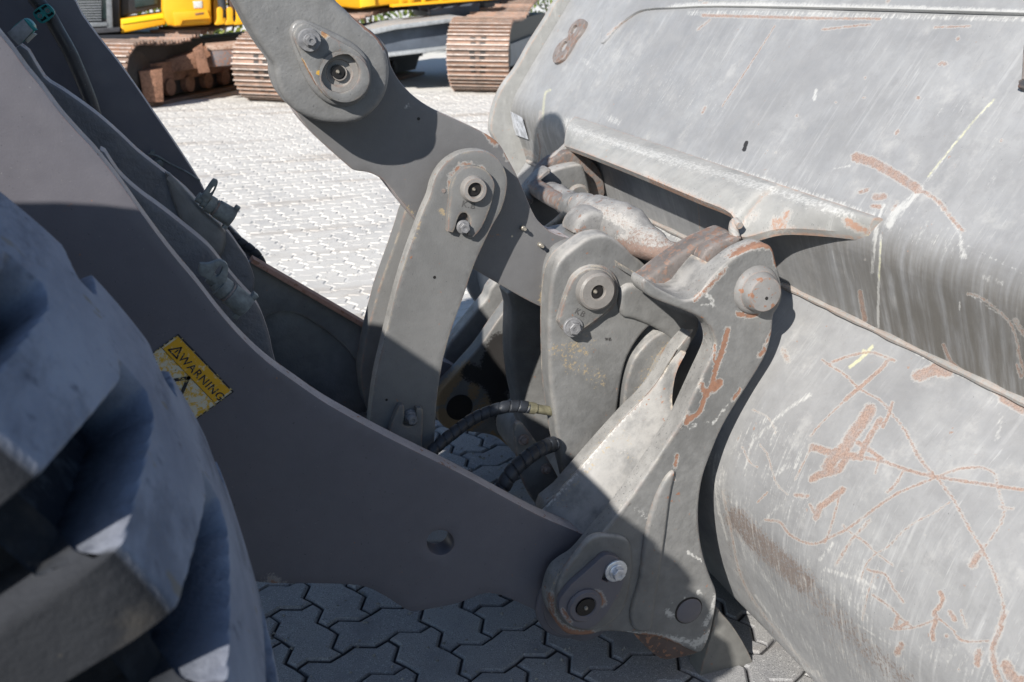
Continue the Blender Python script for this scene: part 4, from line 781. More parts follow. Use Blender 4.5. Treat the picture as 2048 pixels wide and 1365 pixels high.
w2 = ruled("web_face", [(1330, 664), (1286, 699), (1266, 732), (1254, 775), (1248, 812), (1246, 846)], 1.93, [(1386, 662), (1354, 702), (1335, 734), (1316, 762), (1290, 795), (1240, 852)], 1.748, M_coup, .0)
wear(w2, "tan", [([(1330, 690), (1310, 720), (1290, 750)], 16, .45), ([(1280, 760), (1270, 800)], 12, .4)])

plate("pin_pad", [(1136, 1134), (1158, 1104), (1178, 1080), (1200, 1071), (1240, 1074), (1260, 1086), (1266, 1118), (1262, 1170), (1250, 1215), (1225, 1246), (1190, 1262), (1150, 1260), (1122, 1240), (1112, 1205), (1118, 1165)], 1.566, .012, M_coup, coup, bev=.007, seg=3)
ridge = [(1352, 945), (1346, 975), (1340, 1010), (1334, 1060), (1327, 1110), (1318, 1170), (1310, 1220), (1303, 1262), (1270, 1262), (1262, 1225), (1280, 1160), (1290, 1080), (1310, 1005), (1335, 955)]
plate("raised_ridge", ridge, 1.566, .012, M_coup, coup, bev=.008, seg=4)
k3 = [(1118, 1213), (1122, 1197), (1143, 1170), (1168, 1148), (1190, 1128), (1211, 1111), (1228, 1113), (1242, 1122), (1250, 1146), (1244, 1178), (1228, 1206), (1211, 1232), (1189, 1253), (1166, 1259), (1140, 1250), (1122, 1230)]
V, Fc = plate_geo(k3, 1.550, .015, bev=.002, grid=.006, holes=[[(1204, 1160), (1208, 1147), (1222, 1138), (1228, 1150), (1215, 1165)]]); k3o = mesh("keeper_plate", V, Fc, M_arm, coup)
wear(k3o, "rust", [([(1195, 1190), (1202, 1205)], 10, .75), ([(1125, 1220), (1140, 1245)], 4, .8)])
lathe_px("pin_boss", 1168, 1210, 1.550, [(33, .002), (33, -.004), (29, -.009), (21, -.009), (19, -.006), (19, .003)], M_arm, coup)
lathe_px("grease_port", 1173, 1217, 1.5435, [(18.5, .004), (18.5, 0)], M_black, coup, n=24); lathe_px("grease_nipple", 1172, 1217, 1.542, [(4, .004), (4, 0), (2.5, -.003)], M_nip, coup, n=12)
bolt("keeper_bolt", 1231, 1141, 1.549, 21, 11, M_bolt2, coup, .005, .016)
lathe_px("plug_gap", 1377, 1221, 1.575, [(26, .004), (26, -.0006)], M_black, coup); lathe_px("lock_pin", 1378, 1222, 1.574, [(23.5, .004), (23.5, -.001), (21, -.003), (5, -.003)], M_arm, coup)
plate("wear_shoe", [(1262, 1262, 1), (1285, 1288), (1322, 1318), (1352, 1317), (1396, 1306), (1402, 1290), (1380, 1270), (1330, 1258)], 1.585, .035, paint("brown_wear_steel", (.085, .062, .055), .6, edge=.008, edgecol=(.32, .26, .2), rustspots=.55), coup, bev=.003)
# bucket pin stub on the hook
s_ = rad(1, 1520, 590, 1.575)
lathe("hook_pin", [(43 * s_, .004), (43 * s_, -.002), (40 * s_, -.008), (35 * s_, -.012), (34 * s_, -.018), (31 * s_, -.030), (29 * s_, -.034), (24 * s_, -.035), (4 * s_, -.035)], P(1512, 580, 1.575), paint("rusty_pin", (.19, .185, .18), .55, edge=.008, edgecol=(.36, .24, .18), rustspots=.60), coup)
sdot("pin_centre", 1533, 597, 1.540, 3, M_black, coup, .0008)
# hook trough: inner wall and floor
hook_in = [(1287, 566), (1302, 552), (1325, 533), (1350, 515), (1378, 497), (1405, 482), (1432, 470), (1458, 462), (1462, 480), (1440, 530), (1415, 575), (1392, 604), (1365, 606), (1335, 596), (1305, 584)]
V, Fc = plate_geo(hook_in, 1.695, .05, bev=.010, seg=4, grid=.010); ho = mesh("hook_wall", V, Fc, M_rusty, coup)
wear(ho, "dark", [([(1385, 520), (1390, 560), (1380, 590)], 14, .7), ([(1330, 590), (1370, 600)], 7, .9)])
lipf = [(1291, 558), (1312, 574), (1340, 589), (1364, 599), (1382, 599), (1398, 590), (1414, 568), (1440, 538)]
rows = []
for x, y in lipf:
    a = P(x, y, 1.585); b_ = a.copy(); b_[1] = 1.72; rows.append([a, (a + b_) / 2, b_])
sheet("hook_floor", rows, .012, M_coup, coup, np.array([.2, 0, -1]))
tube("hook_lip", [P(1288, 569, 1.585), P(1288, 569, 1.65), P(1290, 567, 1.70)], [.008, .009, .008], M_coup, coup, 14)
# centre bracket plates that carry the bell crank
brk = [(1135, 965), (1125, 922), (1115, 880), (1107, 823), (1100, 770), (1098, 718), (1097, 660), (1099, 600), (1104, 558), (1112, 534), (1125, 515), (1146, 497), (1178, 475), (1212, 470), (1238, 484), (1275, 516), (1306, 544), (1330, 575), (1345, 604), (1338, 636), (1318, 643), (1300, 655), (1278, 679), (1257, 715), (1246, 754), (1239, 800), (1233, 850), (1226, 905), (1205, 965), (1180, 1005), (1145, 1000)]
V, Fc = plate_geo(brk, 1.838, .048, bev=.010, seg=5, grid=.010, wobble=.0004); bo = mesh("centre_bracket", V, Fc, M_coup, coup)
wear(bo, "tan", [([(1094, 800), (1104, 860), (1116, 915), (1130, 960)], 4, .6), ([(1130, 700), (1140, 730)], 20, .42), ([(1150, 690), (1170, 705)], 9, .5), ([(1180, 680)], 18, .35), ([(1170, 740), (1200, 760)], 20, .35), ([(1110, 700)], 16, .4)])
wear(bo, "dark", [([(1212, 676), (1220, 682)], 6, .6)])
V, Fc = plate_geo([(1022, 580), (1026, 620), (1024, 700), (1030, 765), (1038, 806), (1044, 845), (1062, 885), (1100, 935), (1180, 1000), (1250, 850), (1280, 640), (1200, 500), (1100, 560)], 2.10, .07, bev=.012, seg=4); mesh("centre_bracket", V, Fc, M_coup, coup)
k4 = [(1115, 645), (1118, 630), (1126, 600), (1135, 575), (1146, 553), (1164, 538), (1188, 531), (1212, 535), (1230, 550), (1238, 574), (1236, 598), (1226, 618), (1200, 640), (1166, 664), (1150, 672), (1130, 665)]
plate("keeper_pad", k4, 1.828, .014, M_coup, coup, bev=.004)
V, Fc = plate_geo([(1118, 646), (1121, 632), (1129, 602), (1138, 578), (1149, 557), (1166, 543), (1188, 537), (1210, 541), (1226, 554), (1233, 575), (1231, 597), (1222, 615), (1198, 636), (1166, 659), (1150, 667), (1132, 661)], 1.818, .012, bev=.002); k4o = mesh("keeper_plate", V, Fc, M_coup, coup)
V, Fc = text_geo("KB", *px_basis((1148, 626), (1176, 640), 1.818)[:3], EY, .0185, .0016, .01, 1.2); mesh("lettering", V, Fc, M_stamp, k4o, 0)
lathe_px("pin_boss", 1189, 580, 1.818, [(38, .004), (37, -.004), (35, -.016), (31, -.020), (14, -.020), (13, -.015), (13, .002)], M_pin, coup)
lathe_px("grease_port", 1192, 584, 1.803, [(13.5, .006), (13.5, 0)], M_black, coup, n=24); lathe_px("grease_nipple", 1191, 584, 1.801, [(4, .004), (4, 0), (2.5, -.003)], M_nip, coup, n=12)
bolt("keeper_bolt", 1145, 654, 1.818, 19, 11, M_boltg, coup, .006, .012)
# cast beam from the centre to the far hook, rusty near end
beam = tube("cross_beam", [P(1430, 522, 1.79), P(1366, 512, 1.78), P(1318, 502, 1.80), P(1270, 472, 1.88), P(1220, 444, 1.96), P(1172, 424, 2.12), P(1130, 404, 2.32), P(1095, 384, 2.54)], [.021, .022, .028, .046, .050, .042, .030, .028], M_beam, coup, 28, 10)
from mathutils import noise as mno
for v in beam.data.vertices:
    n_ = mno.noise(v.co * 16) * .008 + mno.noise(v.co * 45 + Vector((3, 1, 7))) * .0045; v.co += v.normal * n_ * (1.0 if v.co.x > .9 else .8); v.co.z += .25 * n_
beam.data.update()
wear(beam, "rust", [([(1245, 496), (1290, 508), (1330, 512), (1360, 500)], 22, .78), ([(1270, 470), (1330, 490), (1350, 500)], 20, .5), ([(1200, 420), (1240, 440), (1280, 470)], 12, .42), ([(1160, 400), (1200, 420)], 8, .42)])
tube("beam_strut", [P(1094, 458, 2.36), P(1124, 436, 2.28), P(1152, 408, 2.14)], [.010, .012, .020], M_beam, coup, 16); tube("beam_strut", [P(1072, 376, 2.50), P(1100, 393, 2.4), P(1130, 410, 2.26)], [.024, .024, .022], M_rusty, coup, 16)
V, Fc = plate_geo([(1150, 468), (1160, 440), (1190, 422), (1240, 436), (1275, 468), (1316, 508), (1309, 546), (1275, 520), (1240, 488), (1212, 474), (1180, 476)], 1.92, .07, bev=.014, seg=4); mesh("beam_root", V, Fc, M_beam, coup)
# far hook
hf = [(1052, 396), (1064, 374), (1080, 357), (1096, 347), (1112, 339), (1138, 332), (1160, 329), (1168, 336), (1176, 362), (1181, 392), (1176, 412), (1150, 420), (1120, 440), (1090, 470), (1070, 460)]
V, Fc = plate_geo(hf, 2.54, .045, bev=.008, seg=3); mesh("hook_wall", V, Fc, M_coup, coup)
V, Fc = plate_geo([(1050, 392), (1060, 372), (1078, 352), (1098, 338), (1104, 345), (1086, 362), (1072, 385), (1066, 410)], 2.49, .05, bev=.012, seg=4); mesh("hook_lip", V, Fc, M_beam, coup)
lathe_px("hook_pin", 1156, 392, 2.54, [(22, .002), (22, -.006), (18, -.012), (4, -.012)], M_coup, coup)
# lower cross tube, ribs and the bolted guard plate at the centre
lathe("lower_tube", [(.075, 0), (.075, .62)], P(1235, 1060, 1.74), M_coup, coup)
plate("gusset", [(1108, 1020), (1150, 1005), (1200, 1012), (1250, 1000), (1270, 1060), (1200, 1080), (1130, 1060)], 1.82, .03, M_coup, coup, bev=.006)
gp = [(1029, 858), (1042, 846), (1062, 870), (1085, 902), (1105, 934), (1120, 965), (1128, 1010), (1085, 1020), (1052, 978), (1036, 922)]
plate("guard_plate", gp, 1.90, .012, M_coup, coup, bev=.002)
for x, y in ((1047, 879), (1092, 937)): lathe_px("guard_bolt", x, y, 1.90, [(11, .001), (11, -.003), (7, -.003), (7, -.012), (4, -.0150)], M_rusty, coup, n=12)

# ------------------------------------------------------------------ hoses, pipes, couplings
def hose(label, pts, r, fit):
    h = empty("hydraulic_hose", tuple(pts[0]), label, 'hose', 'hydraulic hoses between lift arms and coupler')
    tube("hose_sleeve", pts, r, M_hose, h, 24, 26, groove=.021)
    if fit:
        d = fit[1] - fit[0]; L_ = np.linalg.norm(d); ax = d / L_
        lathe("end_fitting", [(r * .6, -.01), (r * 1.0, 0), (r * 1.0, L_ * .3), (r * .8, L_ * .34), (r * .8, L_)], fit[0], M_fit, h, axis=ax, n=12)
hose('dark spiral wrapped hose arching to a brass fitting at the centre bracket', [P(820, 960, 1.80), P(868, 900, 1.82), P(905, 868, 1.84), P(950, 836, 1.86), P(1000, 817, 1.85), P(1030, 813, 1.85), P(1056, 815, 1.85)], rad(11.5, 950, 850, 1.85), (P(1054, 815, 1.85), P(1104, 823, 1.86)))
hose('thick dark spiral wrapped hose rising behind the lift arm to the bracket foot', [P(960, 1060, 1.76), P(1000, 985, 1.765), P(1024, 945, 1.77), P(1050, 920, 1.78), P(1078, 900, 1.80), P(1108, 888, 1.83)], rad(14.5, 1040, 930, 1.77), None)
hose('dark wrapped hose lying along the far lift arm behind the ribs', [P(448, 455, 2.44), P(462, 470, 2.44), P(478, 484, 2.44), P(500, 500, 2.44), P(515, 515, 2.44), P(530, 545, 2.44)], rad(11, 480, 480, 2.44), None)
M_cpl = plain("grey_green_painted_fitting", (.165, .18, .175), .5, .0, .3, 70, .0004, 250)
def coupling(label, a, b, Ya, Yb, s, flange, Yf, win):
    c = empty("hydraulic_coupling", tuple(P(*a, Ya)), label, 'coupling', 'hydraulic couplings on the arm ribs')
    p, q_ = P(*a, Ya), P(*b, Yb); d = q_ - p; L_ = np.linalg.norm(d); ax = d / L_
    lathe("coupling_body", [(s * .55, -.35 * L_), (s * .55, -.15 * L_), (s * .7, -.14 * L_), (s * .7, 0), (s * .95, .02 * L_), (s * .95, .25 * L_), (s * .82, .27 * L_), (s * .82, .31 * L_)], p, M_cpl, c, axis=ax, n=24)
    lathe("rust_band", [(s * .92, .31 * L_), (s * .94, .34 * L_), (s * .92, .37 * L_)], p, M_rusty, c, axis=ax, n=24)
    lathe("dust_cap", [(s * .8, .36 * L_), (s * 1.0, .38 * L_), (s * 1.06, .9 * L_), (s * 1.04, .98 * L_), (s * .9, L_)], p, M_cpl, c, axis=ax, n=28)
    u = np.cross(ax, EY); u /= np.linalg.norm(u); tip = p + ax * L_ * .93
    for sg in (1, -1):
        V, Fc = box_geo(tip + u * sg * s * 1.15, s * .55, s * .8, s * .5, ax=u, az=np.cross(u, EY) * -1, bev=s * .1); mesh("cap_lug", V, Fc, M_cpl, c)
    V, Fc = plate_geo(flange, Yf, .012, holes=[win], bev=.0015); mesh("flange_plate", V, Fc, M_cpl, c)
coupling('grey hydraulic coupling with rusty band and slotted flange on the nearer rib', (438, 570), (494, 615), 1.80, 1.80, .021, [(400, 528, 1), (418, 528), (436, 521, 1), (448, 524), (457, 536), (452, 566, 1), (445, 574), (400, 550)], 1.785, circle_px(437, 543, 12, 5.5, 14, 2.1)[::1])
coupling('grey hydraulic coupling with upright slotted flange in front of far lift arm', (413, 405), (466, 437), 2.06, 2.06, .019, [(402, 395, 1), (424, 362), (431, 360), (436, 364), (432, 378), (420, 400), (412, 405)], 2.04, circle_px(425, 381, 9, 2.5, 12, 2.1))
# fasteners on the far arm
bk = empty("pipe_bracket", tuple(P(312, 320, 2.54)), 'small bolted clip with thin wire on the far lift arm', 'clip')
lathe_px("clip_bolt", 318, 325, 2.55, [(10, .004), (10, -.006), (7, -.006), (7, -.02), (4, -.021)], M_cpl, bk, n=12)
lathe_px("clip_bolt", 305, 305, 2.55, [(5, .004), (5, -.012)], M_cpl, bk, n=10)
tube("clip_wire", [P(297, 308, 2.54), P(315, 313, 2.54), P(340, 328, 2.54), P(372, 344, 2.54), P(400, 362, 2.54)], .0025, M_cpl, bk, 8)
# pipe and its teal clamps
pipe = empty("hydraulic_pipe", tuple(P(120, 80, 2.45)), 'dark steel pipe running down inside the far lift arm', 'pipe')
tube("pipe_run", [P(20, -80, 2.45), P(68, -5, 2.45), P(96, 28, 2.45), P(118, 66, 2.45), P(140, 105, 2.45), P(160, 150, 2.45), P(180, 200, 2.45), P(200, 262, 2.45), P(240, 330, 2.45)], rad(15, 100, 50, 2.45), paint("black_pipe_paint", (.05, .048, .05), .4, edge=0, specks=.62, tancol=(.25, .22, .14)), pipe, 20)
M_teal = plain("teal_plastic", (.012, .19, .185), .45, 0, .25, 60); M_teald = plain("dark_teal_recess", (.006, .022, .022), .6)
def clampbody(label, quad, Y, t, detail):
    c = empty("pipe_clamp", tuple(P(*quad[0], Y)), label, 'clamp', 'teal pipe clamps')
    q_ = [np.array(p, float) for p in quad]; cor = []
    for i in range(4):
        a, b_, n_ = q_[i - 1], q_[i], q_[(i + 1) % 4]
        cor += [tuple(b_ + (a - b_) * .22), tuple(b_ + (n_ - b_) * .22)]
    if not detail:
        V, Fc = plate_geo(cor, Y, t, bev=.003); mesh("clamp_body", V, Fc, M_teal, c); return c
    V, Fc = plate_geo(cor, Y + .008, t, bev=.001); mesh("clamp_body", V, Fc, M_teald, c)
    u, v = q_[1] - q_[0], q_[3] - q_[0]; f = lambda a, b_: tuple(q_[0] + u * a + v * b_)
    holes = []
    for a0, a1, b0, b1 in ((.10, .30, .12, .44), (.10, .30, .56, .88), (.70, .90, .12, .44), (.70, .90, .56, .88), (.38, .62, .1, .13), (.36, .46, .5, .52)):
        if a1 - a0 > .15 and b1 - b0 > .1: holes.append([f(a0, b0), f(a1, b0), f(a1, b1), f(a0, b1)])
    V, Fc = plate_geo(cor, Y, .012, bev=.0015, holes=holes); mesh("clamp_face", V, Fc, M_teal, c)
    for b_ in (.25, .75):
        x, y = f(.5, b_); lathe_px("clamp_bolt", x, y, Y, [(7.2, .002), (7.2, -.003), (5.2, -.003), (5.0, .004)], M_teal, c, n=16); lathe_px("clamp_bolt", x, y, Y, [(4.6, .002), (4.6, -.001), (2.2, -.001), (2.0, .003)], M_boltg, c, n=6)
    return c
clampbody('teal plastic pipe clamp with two bolt heads across the dark pipe', [(93, 5), (113, 28), (84, 51), (62, 26)], 2.41, .03, True)
c2 = clampbody('dusty teal clamp block beside the near lift arm edge', [(50, 34), (74, 58), (40, 92), (14, 66)], 2.0, .035, False)
plate("cap_strip", [(48, 37, 1), (52, 40, 1), (75, 60, 1), (66, 64, 1)], 1.996, .006, M_teal, c2, n=1, bev=.001)
plate("steel_cover", [(46, 39), (66, 62), (38, 92), (14, 66)], 1.992, .006, plain("dusty_zinc", (.21, .22, .23), .5, .2, .25, 60), c2, bev=.001, n=1)
plate("stud_nut", [(64, 66, 1), (73, 70, 1), (55, 87, 1), (50, 80, 1)], 1.998, .02, plain("pale_stud", (.32, .31, .27), .5), c2, n=1, bev=.002)

# ------------------------------------------------------------------ front tyre
TC = np.array([-.745, 0, .752]); TR = .80
ty = empty("wheel_loader", (TC[0], .88, 0), 'front of a wheel loader with huge dusty deep-lugged tyre at the left edge', 'wheel loader')
for yy in (1.88, 2.26):
    L = [(-1.9, .45), (-.62, .45), (-.44, 1.15), (-.40, 1.80), (-.52, 2.06), (-.80, 2.16), (-1.2, 1.95), (-1.9, 1.5)]
    V, Fc = slab_geo([np.array(p) for p in cr_closed(L, 4)], [], np.array([0, yy, 0.]), EX, EZ, EY, .05, .004); mesh("shade_tower_plate", V, Fc, M_arm, ty)  # tower plates out of view, added to shade the far arm
rows = [[np.array([TC[0] + .845 * math.cos(a), y_, TC[2] + .845 * math.sin(a)]) for y_ in np.linspace(.40, 1.20, 9)] for a in np.radians(np.linspace(72, 150, 20))]
sheet("shadow_mudguard", rows, .012, M_dark, ty, np.array([.2, 0, 1.0]))  # added out of view, overhanging to extend the tyre's shadow on the arm
YN, YF = .615, 1.165
prof_l = [(.50, .07), (.55, .03), (.62, .010), (.70, .002), (.76, .004), (.783, .010), (.793, .022)]      # (radius, inset from the side face) of a lug
lugs = 36
def across():
    u = []
    for r, ins in prof_l: u.append((r, YN + ins, 'n'))
    for t in np.linspace(.07, .93, 34): u.append((.792 + .011 * math.sin(math.pi * t), YN + (YF - YN) * t, 't'))
    for r, ins in prof_l[::-1]: u.append((r, YF - ins, 'f'))
    q_ = np.array([(a, b_) for a, b_, _ in u]); s = np.append(0, np.cumsum(np.hypot(*np.diff(q_, axis=0).T))); t = np.linspace(0, s[-1], 120)
    return np.stack([np.interp(t, s, q_[:, 0]), np.interp(t, s, q_[:, 1])], 1)
ac = across(); nu = len(ac); nth = 2160
thv = np.linspace(0, 2 * math.pi, nth, endpoint=False)
def smooth01(x): x = np.clip(x, 0, 1); return x * x * (3 - 2 * x)
TH, UI = np.meshgrid(thv, np.arange(nu), indexing='ij'); RR_, YY = ac[UI][..., 0], ac[UI][..., 1]
pitch_a = 2 * math.pi / lugs; depth = np.zeros_like(TH)
wob = RNG.normal(size=64) * .05
for side, off in ((0, math.radians(PH := 31.9)), (1, math.radians(PH + 3.0))):
    yy = (YY - YN) if side == 0 else (YF - YY)
    ph = (TH - off) / pitch_a; k_ = np.round(ph); fr = (ph - k_) * pitch_a * TR + wob[(k_.astype(int) % 32) + side * 32] * .12
    reach, w = (.315, .034 - .017 * np.clip(yy / .315, 0, 1)) if side == 0 else (.10, .020 - .010 * np.clip(yy / .10, 0, 1))
    side_reach = smooth01((RR_ - .60) / .05)
    dmask = smooth01((w - np.abs(fr)) / .009 + .5) * smooth01((reach - yy) / .016) * side_reach
    depth = np.maximum(depth, dmask * .062)
# sink: radially on the tread, sideways on the shoulder wall
tw = smooth01((RR_ - .772) / .02); sgn = np.where(YY < (YN + YF) / 2, 1, -1)
Rr = RR_ - depth * (.35 + .65 * tw); Yy = YY + sgn * depth * (1 - tw) * 1.1 + sgn * depth * .25 * tw
nz = RNG.normal(size=(60, 12)); 
TV = TH - .21 * np.clip(np.minimum(YY - YN, YF - YY), 0, 1)
Vt = np.stack([TC[0] + Rr * np.cos(TV), Yy, TC[2] + Rr * np.sin(TV)], -1).reshape(-1, 3)
Vt[:, 2] = np.maximum(Vt[:, 2], .001)
ii = np.arange(nth * nu).reshape(nth, nu); nx = np.roll(ii, -1, axis=0)
quads = np.stack([ii[:, :-1], ii[:, 1:], nx[:, 1:], nx[:, :-1]], -1).reshape(-1, 4)
me = bpy.data.meshes.new("tyre"); me.vertices.add(len(Vt)); me.vertices.foreach_set('co', Vt.reshape(-1).astype(np.float32)); me.loops.add(len(quads) * 4); me.loops.foreach_set('vertex_index', quads.reshape(-1).astype(np.int32))
me.polygons.add(len(quads)); me.polygons.foreach_set('loop_start', np.arange(0, len(quads) * 4, 4, dtype=np.int32)); me.update(calc_edges=True)
def mat_tyre():
    b = NB("dusty_tyre_rubber"); dp = b.attr("groove")
    st = b.stretch((1, .35, 1)); n1 = b.noise(9, 6, .65, st); n2 = b.noise(34, 5, .65)
    c = b.mix(b.mr(n1, .30, .70), (.19, .205, .25), (.29, .31, .36)); c = b.mix(b.mr(n2, .58, .74), c, (.13, .14, .175)); c = b.mix(b.math('MULTIPLY', b.mr(b.noise(7, 6, .7, b.stretch((1.6, .5, 1.6))), .50, .66), .5), c, (.085, .092, .115))
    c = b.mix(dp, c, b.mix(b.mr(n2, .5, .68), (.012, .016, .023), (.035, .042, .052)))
    g = b.n("ShaderNodeNewGeometry"); sp = b.n("ShaderNodeSeparateXYZ"); b.l(g.outputs["Normal"], sp.inputs[0]); fl = b.attr("flank")
    c = b.mix(b.math('MULTIPLY', fl, .96), c, b.mix(b.mr(b.noise(13, 5, .6), .55, .72), (.016, .017, .019), (.038, .035, .031)))  # flank rubber darkened further to stand for shade on the near side
    e = b.mr(b.math('ADD', b.attr("rimwear"), b.math('MULTIPLY', b.math('SUBTRACT', b.noise(28, 4, .6), .5), 1.6)), .80, .95); c = b.mix(e, c, (.27, .225, .165))
    e2 = b.mr(b.noise(20, 3, .5), .68, .72); c = b.mix(b.math('MULTIPLY', e2, .6), c, (.2, .17, .12))
    b.l(c, b.b.inputs["Base Color"]); b.b.inputs["Roughness"].default_value = .85; b.b.inputs["Specular IOR Level"].default_value = .08
    b.l(b.bump(b.math('ADD', b.noise(60, 4, .6), b.math('MULTIPLY', b.noise(260, 3), .4)), .002), b.b.inputs["Normal"]); return b.m
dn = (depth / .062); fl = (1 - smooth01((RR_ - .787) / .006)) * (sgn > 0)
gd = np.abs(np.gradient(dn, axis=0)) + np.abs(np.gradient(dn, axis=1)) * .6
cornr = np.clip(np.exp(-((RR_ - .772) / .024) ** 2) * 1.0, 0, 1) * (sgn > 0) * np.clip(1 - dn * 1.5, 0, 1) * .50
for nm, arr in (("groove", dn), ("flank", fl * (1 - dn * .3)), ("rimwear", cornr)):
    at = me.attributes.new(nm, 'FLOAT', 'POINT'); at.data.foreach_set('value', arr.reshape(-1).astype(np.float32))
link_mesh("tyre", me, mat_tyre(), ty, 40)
lathe("wheel_rim", [(.50, .0), (.50, -.05), (.47, -.06), (.44, .02), (.30, .10), (.12, .12), (.10, .08)], (TC[0], YN + .10, TC[2]), plain("yellow_rim_paint", (.5, .32, .03), .5), ty)

# ------------------------------------------------------------------ the machines across the yard
M_shoe = paint("rust_worn_track_steel", (.20, .14, .11), .55, edge=0, var=.3, specks=.6, rustspots=.50, rustcol=((.33, .18, .11), (.22, .12, .08)))
M_shoet = plain("polished_grouser", (.47, .40, .355), .45, 0, .3, 14)
M_trk = plain("oily_track_dark", (.03, .026, .024), .6); M_rfr = paint("rusty_frame", (.15, .075, .045), .7, edge=0, rustspots=.5, var=.4)
M_gfr = plain("blue_grey_frame", (.085, .10, .125), .45, 0, .2, 4); M_yel = plain("yellow_machine_paint", (.72, .36, .012), .4, 0, .08, 3); M_lemon = plain("lemon_stripe", (.68, .58, .01), .45, 0, .05, 3)
M_glass = plain("dark_cab_glass", (.02, .035, .035), .12, 0, .3, 2, spec=.6); M_cab = plain("black_cab_paint", (.02, .02, .023), .4, 0, .2, 5)
M_rail = plain("grey_louvre", (.16, .17, .18), .5)
shoe_me = {}
def track(parent, front, heading, width, height, length, frame_mat, rise=0.0):
    """a crawler track: shoes one by one round an idler and along the top, front = ground point under its near end"""
    hd = np.array([math.sin(heading), math.cos(heading), 0]); sd_ = np.array([hd[1], -hd[0], 0]); fr = np.array([front[0], front[1], 0.])
    r = height / 2; pitch = .19; tr = bpy.data.objects.new("track", None)
    body = fr + hd * (length / 2); base = []
    L_ = [np.array((r + (length - 2 * r) * 0 - (r - .05) * math.sin(a), r + (r - .05) * math.cos(a))) for a in np.linspace(math.pi, 0, 14)]
    L_ = [np.array((r - (r - .07) * math.cos(a), r + (r - .07) * math.sin(a))) for a in np.linspace(-math.pi / 2, math.pi / 2, 12)] + [np.array((length - r, 2 * r - .07)), np.array((length - .07, r)), np.array((length - r, .07))]
    V, Fc = slab_geo(L_, [], fr - sd_ * width * .30, hd, EZ, sd_, width * .60, 0, 1)
    if np.dot(np.cross(hd, EZ), sd_) > 0: Fc = [f[::-1] for f in Fc]
    trk = mesh("track", V, Fc, M_trk, parent, 0)
    if width not in shoe_me:
        q_ = [(-.092, .0), (-.092, .012), (-.075, .014), (-.071, .052), (-.058, .052), (-.053, .014), (-.008, .014), (-.006, .048), (.008, .048), (.012, .014), (.058, .014), (.062, .048), (.076, .048), (.080, .014), (.092, .012), (.092, .0)]
        V, Fc = [], []
        for s in (-1, 1): V += [(a, s * width / 2, b_) for a, b_ in q_]
        n_ = len(q_); Fc = [(i, (i + 1) % n_, n_ + (i + 1) % n_, n_ + i) for i in range(n_)] + [tuple(range(n_))[::-1], tuple(range(n_, 2 * n_))]
        
        for a_, c_ in ((-.030, -.07), (-.030, .07), (.036, -.06), (.036, .06)):
            b0 = len(V); V += [(a_ - .018, c_ - .035, .0165), (a_ + .018, c_ - .035, .0165), (a_ + .018, c_ + .035, .0165), (a_ - .018, c_ + .035, .0165)]; Fc.append((b0, b0 + 1, b0 + 2, b0 + 3))
        m2 = bpy.data.meshes.new("track_shoe"); m2.from_pydata(V, [], Fc); m2.materials.append(M_shoe); m2.materials.append(M_shoet); m2.materials.append(M_trk); m2.update(); [setattr(m2.polygons[i_], 'material_index', 1) for i_ in (3, 7, 11)]; [setattr(m2.polygons[i_], 'material_index', 2) for i_ in range(18, 22)]; shoe_me[width] = m2
    straight = length - 2 * r; arc = math.pi * r; n_s = int((straight * 1.0 + arc) / pitch); s0 = -.02
    wloc = Vector((0, 0, 0)); p_ = trk
    while p_.parent: p_ = p_.parent; wloc += p_.location
    wloc += trk.location
    for i in range(n_s):
        s = i * pitch
        if s < arc:
            a = -math.pi / 2 + s / r; x, z, nxv, nzv = r - (r - .045) * math.cos(a), r + (r - .045) * math.sin(a), -math.cos(a), math.sin(a)
        else:
            x = r + (s - arc); t = x / length; sag = -.10 * math.sin(math.pi * min(1, (x - r) / 1.6)) ** 2 if x < r + 1.6 else 0
            z = 2 * r - .045 + sag * .6 + rise * smooth01((x - r) / (length * .6)); nxv, nzv = 0.12 * math.cos(x * 4) * .3, 1
        n_v = hd * nxv + EZ * nzv; n_v /= np.linalg.norm(n_v); t_v = np.cross(sd_, n_v)
        p = fr + hd * x + EZ * z; o = bpy.data.objects.new("track_shoe", shoe_me[width]); C.objects.link(o); o.parent = trk
        M = Matrix(((t_v[0], sd_[0], n_v[0], p[0]), (t_v[1], sd_[1], n_v[1], p[1]), (t_v[2], sd_[2], n_v[2], p[2]), (0, 0, 0, 1)))
        o.matrix_local = Matrix.Translation(-wloc) @ M
    # bottom run lies on the ground
    V, Fc = box_geo(fr + hd * (length / 2) + EZ * .02, length - 2 * r, width, .04, ax=hd, ay=-sd_ if np.dot(np.cross(hd, EZ), sd_) > 0 else sd_, az=EZ); mesh("bottom_run", V, Fc, M_shoe, trk, 0)
    for sg in (-1, 1):
        c = fr + sd_ * sg * width * .30
        V, Fc = box_geo(c + hd * (length * .52) + EZ * (r * .95), length - 1.5 * r, .10, r * .62, ax=hd, ay=sd_, az=EZ); fo_ = mesh("track_frame", V, Fc, frame_mat, trk, 0); fix_normals(fo_)
        for k_ in range(7): lathe("track_roller", [(.10, 0), (.10, .08), (.05, .09)], c + hd * (r + .15 + k_ * .42) + EZ * .17, M_trk if frame_mat is not M_rfr else M_rfr, trk, axis=sd_ * sg, n=14)
        lathe("idler_wheel", [(r * .72, 0), (r * .72, .05), (r * .5, .06), (r * .2, .09), (.02, .09)], c + hd * r + EZ * r, M_trk, trk, axis=sd_ * sg, n=24)
    return trk, fr, hd, sd_
HD = math.radians(33)
exA = empty("excavator", (-.2, 13.6, 0), 'yellow crawler excavator with black cab and rusty tracks, far left behind the lift arm', 'excavator', 'excavators parked across the yard')
